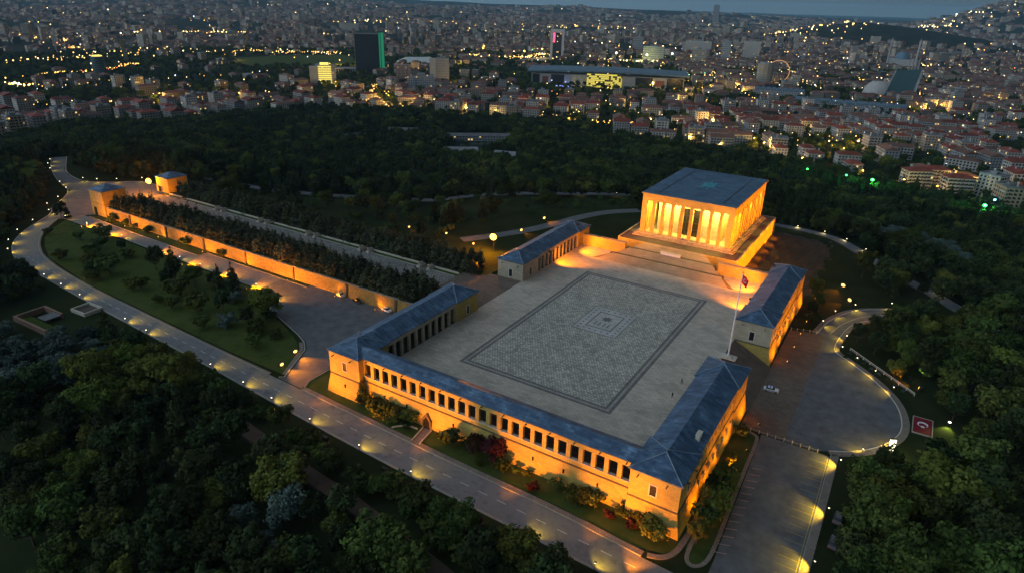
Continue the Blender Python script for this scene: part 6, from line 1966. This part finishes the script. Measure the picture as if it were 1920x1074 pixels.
# open grounds among the quarters; three are floodlit
for nm_, poly, mat_, kx, ky, kr in (("racecourse", [(-1490, 961), (-1464, 1151), (-1361, 1256), (-1132, 1039), (-1168, 891), (-1295, 845)], LAWN, -1330, 1030, 185),
        ("sports_ground", [(-787, 1760), (-654, 1963), (-574, 1756), (-714, 1599)], noisy("pale_turf", (.10, .13, .05), (.16, .17, .08), .05), -680, 1770, 110),
        ("square", [(-963, 1489), (-965, 1712), (-865, 1548), (-898, 1425)], noisy("pale_asphalt", (.16, .15, .14), (.24, .22, .2), .05), -925, 1550, 75),
        ("square", [(-1192, 1614), (-1149, 1671), (-1057, 1533), (-1101, 1485)], MATS["pale_asphalt"] if "pale_asphalt" in MATS else CONC, -1125, 1575, 70)):
    keep_off(kx, ky, kr)
    zz = float(max(T(np.array([p_[0] for p_ in poly]), np.array([p_[1] for p_ in poly])))) + 0.6
    mb = MB(); mb.prism(poly, zz - 6, zz); structure(mb.build(nm_, mat_))
for (x, y), c_, lb, gl in (((-735, 1700), (.9, 1, .35), "nearest", 1), ((-640, 1700), (.9, 1, .35), "right", 1), ((-690, 1850), (1, .85, .3), "farthest", 1), ((-600, 1800), (1, .8, .3), "rearmost right", 1), ((-930, 1500), (1, .72, .2), "beside the portal tower", 0), ((-940, 1620), (1, .72, .2), "behind the portal tower's foot", 0), ((-1085, 1520), (1, .55, .08), "on the orange square", 0), ((-1130, 1590), (1, .55, .08), "at the back of the orange square", 0)):
    r = thing("floodlight_mast", "tall floodlight mast of the bright %s, %s" % ("sports ground behind the station" if gl else "town squares", lb), "floodlight", (x, y, t1(x, y)))
    a = MB(); a.cyl((0, 0, 0), (0, 0, 26), .5, .3, 6); a.build("pole", METAL, r)
    a = MB(); a.ball((0, 0, 27), 3.0, 3.0, 2.4); a.build("lamp_head", WHITEGLASS if gl else FLOODGLASS, r)
    point(r, (0, 0, 22), 30000, c_, 1.5)
# named town houses near the wood's edge
def special_house(pi, x, y, turn, label, z=None):
    P = PATS[pi]
    keep_off(x, y, max(P.w, P.d) * .75)
    return add_house(P, x, y, facing(x, y) + turn, label, None)
WIN = MB(); WIN.box(-.62, -.12, 0, .62, .05, 1.5); WIN.box(-.75, -.2, -.14, .75, .05, 0)
WIN_ME = WIN.mesh("window", [DARKGLASS])
n_win = [0]
def add_house(P, x, y, rz, label, group, windows=False):
    o = bpy.data.objects.new("apartment_house", P.body); COL.objects.link(o)
    o.location = (x, y, t1(x, y)); o.rotation_euler = (0, 0, rz)
    tag(o, label, "house", group)
    r = bpy.data.objects.new("roof", P.roof); COL.objects.link(r); r.parent = o
    c = bpy.data.objects.new("chimney", P.chim); COL.objects.link(c); c.parent = r
    if windows:
        k = int(P.w / 3.2)
        for s_ in range(P.st):
            for i in range(k):
                w = bpy.data.objects.new("window", WIN_ME); COL.objects.link(w); w.parent = o
                w.location = ((i - (k - 1) / 2) * 3.2, -P.d / 2 - 0.04, s_ * 3.0 + 1.3)
            for i in range(int(P.d / 4)):
                w = bpy.data.objects.new("window", WIN_ME); COL.objects.link(w); w.parent = o
                sgn = 1 if math.cos(rz) * 0 + (CAM.x - x) * math.cos(rz) + (CAM.y - y) * math.sin(rz) > 0 else -1
                w.location = (sgn * (P.w / 2 + 0.04), (i - (int(P.d / 4) - 1) / 2) * 3.8, s_ * 3.0 + 1.3)
                w.rotation_euler = (0, 0, sgn * math.pi / 2)
    return o
for pi, x, y, tn, lb in ((7, 139, 492, -.45, "white apartment house with dark windows nearest the brightest green lamp"), (2, 62, 655, .15, "long grey balconied block left of the red striped house"), (6, 122, 640, -.2, "red roofed house with white striped balconies above the dark trees")):
    P = PATS[pi]; keep_off(x, y, 24); add_house(P, x, y, facing(x, y) + tn, lb, None, True)

# street grid of houses; the largest in view are houses of their own, the rest one mass
def grid(th, ox, oy, sx_, sy_, n):
    u = (np.arange(-n, n) + .5) * sx_
    v = (np.arange(-n, n) + .5) * sy_
    u = u + np.floor(np.arange(-n, n) / 3.0) * 11
    v = v + np.floor(np.arange(-n, n) / 2.0) * 9
    U, V = np.meshgrid(u, v)
    U, V = U.ravel(), V.ravel()
    c_, s_ = math.cos(th), math.sin(th)
    return ox + U * c_ - V * s_, oy + U * s_ + V * c_
hx, hy, ht = [], [], []
for th, side in ((0.42, 0), (-0.12, 1)):
    gx, gy = grid(th, -300, 900, 25, 21, 75)
    a_ = np.degrees(np.arctan2(gx - CAM.x, gy - CAM.y)); r_ = np.hypot(gx - CAM.x, gy - CAM.y)
    ok = (r_ > rb(gx, gy) + 8) & (r_ < 2300) & (a_ > -73) & (a_ < 9.5)
    split = -41
    ok &= (a_ > split) if side == 0 else (a_ <= split)
    hx.append(gx[ok]); hy.append(gy[ok]); ht.append(np.full(ok.sum(), th))
hx, hy, ht = np.concatenate(hx), np.concatenate(hy), np.concatenate(ht)
rr2 = np.hypot(hx - CAM.x, hy - CAM.y)
parkh = vnoise(hx, hy, 0.011, 2.0)
dens = np.where(parkh > 0.2, 0.12, 0.80)
a_ = np.degrees(np.arctan2(hx - CAM.x, hy - CAM.y))
dens = np.where((rr2 > 1450) & (a_ < -18), dens * .4, dens)
dens = np.where((rr2 > 1180) & (rr2 < 1500) & (a_ > -38), dens * .45, dens)
dens = np.where((a_ < -44) & (rr2 > 1060), dens * .22, dens)
ok = rs_.uniform(0, 1, hx.shape) < dens
for x, y, r_ in LM:
    ok &= np.hypot(hx - x, hy - y) > r_
ok &= d_lines(hx, hy, [AVENUE]) > 17
hx, hy, ht, rr2 = hx[ok] + rs_.uniform(-2.5, 2.5, ok.sum()), hy[ok] + rs_.uniform(-2.5, 2.5, ok.sum()), ht[ok], rr2[ok]
pt = rs_.choice(8, len(hx), p=[.2, .18, .12, .08, .18, .07, .12, .05])
rzs = ht + rs_.choice([0, math.pi / 2, 0], len(hx)) + rs_.normal(0, .05, len(hx))
score = np.zeros(len(hx))
for i in range(len(hx)):
    px_, py_, dz = cam_xy(hx[i], hy[i], -45)
    if px_ is not None and -20 < px_ < 1940 and py_ > -5:
        score[i] = (PATS[pt[i]].h + 8) / dz
od = np.argsort(-score)
solo_h = [i for i in od[:285] if score[i] > 0]
for n_, i in enumerate(solo_h):
    a1, r1_ = az_r(hx[i], hy[i])
    zone = "at the town's right edge below the wood" if a1 > -6 else ("in the quarter beyond the great hall" if a1 > -22 else ("in the quarter before the long station" if a1 > -40 else "in the low quarter left of the avenue"))
    grp = zone[7:]
    add_house(PATS[pt[i]], hx[i], hy[i], float(rzs[i]), "%s %s" % (PAT_D[pt[i]], zone), "%ss %s" % (PAT_D[pt[i]], grp), windows=n_ < 14)
rest = [i for i in range(len(hx)) if i not in set(solo_h)]
C = MB()
nb = 0
def block(x, y, w, d, h, rz, roof):
    global nb
    nb += 1
    z = t1c[0]
    b4 = C.uvbox(x - w / 2, y - d / 2, z - 4, x + w / 2, y + d / 2, z + h, 0, 2, uo=nb * 200.0, R_=rz, c=(x, y))
    if roof:
        c_, s_ = math.cos(rz), math.sin(rz)
        def L(px_, py_, pz):
            return (x + px_ * c_ - py_ * s_, y + px_ * s_ + py_ * c_, pz)
        e = .7
        w2, d2 = w / 2 + e, d / 2 + e
        zz = z + h + .02
        rh = min(w, d) * .22
        k = min(w2, d2)
        if w >= d:
            p_, q_ = L(-w2 + k, 0, zz + rh), L(w2 - k, 0, zz + rh)
            A, B_, D, E_ = L(-w2, -d2, zz), L(w2, -d2, zz), L(w2, d2, zz), L(-w2, d2, zz)
            C.face([A, B_, q_, p_], roof); C.face([D, E_, p_, q_], roof); C.face([B_, D, q_], roof); C.face([E_, A, p_], roof)
        else:
            p_, q_ = L(0, -d2 + k, zz + rh), L(0, d2 - k, zz + rh)
            A, B_, D, E_ = L(-w2, -d2, zz), L(w2, -d2, zz), L(w2, d2, zz), L(-w2, d2, zz)
            C.face([B_, D, q_, p_], roof); C.face([E_, A, p_, q_], roof); C.face([A, B_, p_], roof); C.face([D, E_, q_], roof)
t1c = [0.0]
zs_ = T(hx, hy)
for i in rest:
    P = PATS[pt[i]]
    t1c[0] = float(zs_[i])
    block(float(hx[i]), float(hy[i]), P.w, P.d, P.h * rs_.uniform(.8, 1.25), float(rzs[i]), 0 if pt[i] in (3, 7) else (1 if pt[i] != 2 else 3))
# farther quarters, coarser with distance
for r0, r1_, sp in ((2250, 3600, 42), (3600, 5600, 58), (5600, 9500, 88)):
    gx = np.arange(-r1_ - 100, r1_ * .25, sp); gy = np.arange(-300, r1_ + 100, sp)
    X, Y = np.meshgrid(gx, gy)
    X = (X + rs_.uniform(-.4, .4, X.shape) * sp).ravel(); Y = (Y + rs_.uniform(-.4, .4, Y.shape) * sp).ravel()
    r_ = np.hypot(X - CAM.x, Y - CAM.y); a_ = np.degrees(np.arctan2(X - CAM.x, Y - CAM.y))
    ok = (r_ > r0) & (r_ <= r1_) & (a_ > -72) & (a_ < 8.5)
    pk = vnoise(X, Y, 0.0035, 1.1) + .4 * vnoise(X, Y, .009, 3.0)
    ok &= rs_.uniform(0, 1, X.shape) < np.where(pk > .2, .1, .72)
    ok &= np.hypot((X + 190) / 640, (Y - 4000) / 560) > rs_.uniform(.75, 1.0, X.shape)      # the bare wooded hill
    for x, y, rr in LM:
        ok &= np.hypot(X - x, Y - y) > rr
    X, Y = X[ok], Y[ok]
    Z = T(X, Y)
    for x, y, z in zip(X, Y, Z):
        t1c[0] = float(z)
        f = rs_.uniform(0, 1)
        h = rs_.uniform(9, 20) if f < .9 else rs_.uniform(24, 46)
        block(float(x), float(y), sp * rs_.uniform(.4, .72), sp * rs_.uniform(.35, .6), h, float(rs_.choice([.3, -.1, .9]) + rs_.normal(0, .1)), 0 if f > .8 else (1 if f < .6 else 3))
oc = C.build("distant_town", [CITYWALL, noisy("town_tiles", (.12, .05, .04), (.22, .10, .075), .02), FLATROOF, TILE2])
oc['kind'] = 'stuff'
oc['label'] = "thousands of far town buildings spreading to the hills"

# --- lamps of the far town: one mass of glowing lamp heads
LIGHTCOL = [((1.0, .62, .18), 1.5), ((1.0, .78, .36), 1.6), ((1.0, .46, .08), 1.6), ((.85, .95, 1.0), 1.2), ((1.0, .2, .08), 1.2), ((.4, 1.0, .45), 1.0)]
LM_M = [glow("town_lamp_%s" % n_, c_, s_) for n_, (c_, s_) in zip(("warm", "cream", "orange", "white", "red", "green"), LIGHTCOL)]
Lm = MB()
def lampdot(x, y, m_, k=1.0, up=9.0):
    r_ = math.hypot(x - CAM.x, y - CAM.y)
    s_ = max(.35, 0.00085 * r_ * k)
    z = t1(x, y) + up
    v = [(x + s_, y, z), (x, y + s_, z), (x - s_, y, z), (x, y - s_, z), (x, y, z + s_), (x, y, z - s_)]
    for i in range(4):
        j = (i + 1) % 4
        Lm.face([v[i], v[j], v[4]], m_); Lm.face([v[j], v[i], v[5]], m_)
rl = random.Random(11)
def bare(x, y):
    return math.hypot((x + 190) / 600, (y - 4000) / 520) < .9

def pick():
    return rl.choices(range(6), (38, 26, 18, 9, 5, 4))[0]
for _ in range(900):
    a1 = math.radians(rl.uniform(-71, 8))
    r_ = 950 * (9.5 ** (rl.random() ** 0.75))
    x, y = CAM.x + r_ * math.sin(a1), CAM.y + r_ * math.cos(a1)
    if r_ < float(rb(x, y)) + 60 or math.hypot((x + 190) / 600, (y - 4000) / 520) < .9:
        continue
    if float(vnoise(np.array([x]), np.array([y]), .004, .5)[0]) < -.45 and rl.random() < .7:
        continue
    lampdot(x, y, pick(), rl.choice((.3, .4, .5, .6, .75, 1.0)), rl.uniform(5, 18))
for _ in range(700):
    a1 = math.radians(rl.uniform(-30, 8))
    r_ = 780 * (5.5 ** (rl.random() ** 0.9))
    x, y = CAM.x + r_ * math.sin(a1), CAM.y + r_ * math.cos(a1)
    if r_ > float(rb(x, y)) + 40 and not bare(x, y):
        lampdot(x, y, rl.choice((0, 0, 1, 2, 2, 3)), rl.choice((.4, .55, .7, .9)), rl.uniform(6, 16))
# street lamps in rows along the straight streets of the near quarters
for th, lo_, hi_ in ((0.42, -41, 9), (-0.12, -72, -41)):
    c_, s_ = math.cos(th), math.sin(th)
    for k_ in range(-24, 25):
        if rl.random() > .42:
            continue
        along = rl.random() < .5
        v0 = rl.uniform(-900, 400)
        for j in range(rl.randint(10, 34)):
            w_ = v0 + j * 34
            u_ = k_ * (86 if along else 51) - 6
            U_, V_ = (u_, w_) if along else (w_, u_)
            x, y = -300 + U_ * c_ - V_ * s_, 900 + U_ * s_ + V_ * c_
            a1, r_ = az_r(x, y)
            if lo_ < a1 < hi_ and float(rb(x, y)) + 20 < r_ < 2400:
                lampdot(x, y, rl.choice((0, 2, 2, 1)), .62, 9)
def lampline(pts, n, spread, k=1.0, cols=(0, 0, 1, 2)):
    seg = [(a, b, math.hypot(b[0] - a[0], b[1] - a[1])) for a, b in zip(pts, pts[1:])]
    tot = sum(s_[2] for s_ in seg)
    for _ in range(n):
        u = rl.random() * tot
        for a, b, L in seg:
            if u <= L:
                break
            u -= L
        f = u / L
        lampdot(a[0] + (b[0] - a[0]) * f + rl.gauss(0, spread), a[1] + (b[1] - a[1]) * f + rl.gauss(0, spread), rl.choice(cols), k * rl.uniform(.5, 1.15))
lampline([(-2541, 955), (-2669, 1334), (-2508, 1670), (-2153, 1994)], 190, 45)
lampline([(-1627, 997), (-1557, 1155), (-1362, 1216)], 90, 30)
lampline([(-1333, 413), (-1332, 496), (-1380, 600), (-1434, 685)], 90, 8, .8, (2, 2, 0, 4))
lampline([(-2666, 1080), (-1914, 775)], 90, 10, .8, (2, 4, 2, 0))
lampline([(-1208, 325), (-1165, 337)], 26, 7, 1.2, (0, 2, 1))
lampline([(-1106, 1478), (-1065, 1531)], 36, 8, 1.1, (0, 2, 0))
lampline([(-960, 1482), (-980, 1704), (-915, 1655)], 80, 22, 1.0)
lampline([(-731, 1674), (-597, 1751)], 60, 18, 1.1, (0, 1, 1))
lampline([(-405, 1397), (-293, 1602), (-227, 1730), (-153, 1752)], 110, 30, .85, (0, 1, 1, 5))
lampline([(-2924, 2751), (-2930, 3544), (-2347, 3975), (-1461, 4158)], 170, 160)
lampline([(-496, 622), (-387, 623), (-287, 636), (-188, 612), (-130, 597)], 34, 10, 1.0, (0, 2))
lampline([(-1131, 4875), (-223, 2843), (132, 2276), (272, 2204)], 130, 110)
lampline([(-1639, 488), (-1705, 750), (-1766, 976)], 80, 40)
lampline([(300, 6200), (-300, 6500), (600, 7000)], 130, 350, .9, (0, 1))
lampline([(-500, 3700), (-420, 3900), (-600, 4100)], 30, 130)
lampline([(-640, 560), (-717, 655), (-800, 740)], 40, 8, .9, (2, 2, 0))
ol = Lm.build("town_lights", LM_M)
ol['kind'] = 'stuff'
ol['label'] = "countless street and window lights of the far town"

# --- the lit avenue running away from the wood, its lamps, and lamps along the wood's far edge
draped("avenue", AVENUE, 15, noisy("asphalt", (.10, .10, .10), (.15, .15, .15), .2), lift=.5, step=12)
street = [(i, s_) for i in range(9) for s_ in (-1, 1)]
ax_, ay_ = AVENUE[1]; bx_, by_ = AVENUE[3]
for i, s_ in street:
    f = i / 8.0
    x = ax_ + (bx_ - ax_) * f + s_ * 6.2; y = ay_ + (by_ - ay_) * f + s_ * 8.2
    r = thing("street_lamp", "tall orange street lamp on the avenue that runs away beyond the wood", "street lamp", (x, y, t1(x, y)), 0, "street lamps of the avenue")
    a = MB(); a.cyl((0, 0, 0), (0, 0, 9), .12, .08, 6); a.build("pole", METAL, r)
    a = MB(); a.ball((0, 0, 9.1), .55, .55, .35); a.build("lamp_head", glow("sodium_glass", (1, .5, .1), 2.5) if "sodium_glass" not in MATS else MATS["sodium_glass"], r)
    point(r, (0, 0, 8.4), 5200, (1.0, .56, .12), .5)
for x, y in [(-495.6, 616), (-441, 610), (-386, 614), (-330, 622), (-286, 618), (-240, 605), (-188, 596), (-150, 580), (-110, 566), (-60, 556), (-20, 545), (40, 505), (75, 470), (100, 462), (-560, 590), (-260, 660), (-180, 690), (-90, 640), (10, 620), (-350, 690)]:
    r = thing("street_lamp", "street lamp glowing among the trees where the wood meets the town", "street lamp", (x, y, t1(x, y)), 0, "street lamps at the wood's far edge")
    a = MB(); a.cyl((0, 0, 0), (0, 0, 9), .12, .08, 6); a.build("pole", METAL, r)
    a = MB(); a.ball((0, 0, 9.1), .6, .6, .4); a.build("lamp_head", MATS["sodium_glass"], r)
    point(r, (0, -1, 8.6), 5200, (1.0, .60, .14), .5)
for k_ in range(46):
    a1 = math.radians(rl.uniform(-60, 6))
    x0_, y0_ = CAM.x + math.sin(a1), CAM.y + math.cos(a1)
    rr_k = float(rb(x0_, y0_)) + 30 + 900 * rl.random() ** 1.4
    x, y = CAM.x + rr_k * math.sin(a1), CAM.y + rr_k * math.cos(a1)
    r = thing("street_lamp", "orange street lamp glowing between the town houses", "street lamp", (x, y, t1(x, y)), 0, "street lamps between the town houses")
    a = MB(); a.cyl((0, 0, 0), (0, 0, 13), .14, .08, 6); a.build("pole", METAL, r)
    a = MB(); a.ball((0, 0, 13.2), .7, .7, .45); a.build("lamp_head", MATS["sodium_glass"], r)
    point(r, (0, -1, 12.6), 24000, (1.0, .58, .13), .5)
#HAZE
hz = MB()
hz.box(-27000, -1500, -140, 11000, 29000, 330)
hm = bpy.data.materials.new("evening_haze")
hm.use_nodes = True
ht_ = hm.node_tree
for n_ in list(ht_.nodes):
    if n_.type == 'BSDF_PRINCIPLED':
        ht_.nodes.remove(n_)
pv_ = ht_.nodes.new("ShaderNodeVolumePrincipled")
pv_.inputs['Color'].default_value = (.42, .78, 1.0, 1)
pv_.inputs['Density'].default_value = 0.000038
pv_.inputs['Anisotropy'].default_value = 0.0
ht_.links.new(pv_.outputs[0], ht_.nodes["Material Output"].inputs['Volume'])
ho = hz.build("haze", hm)
ho['kind'] = 'stuff'
ho['label'] = "thin bluish evening haze over the town"
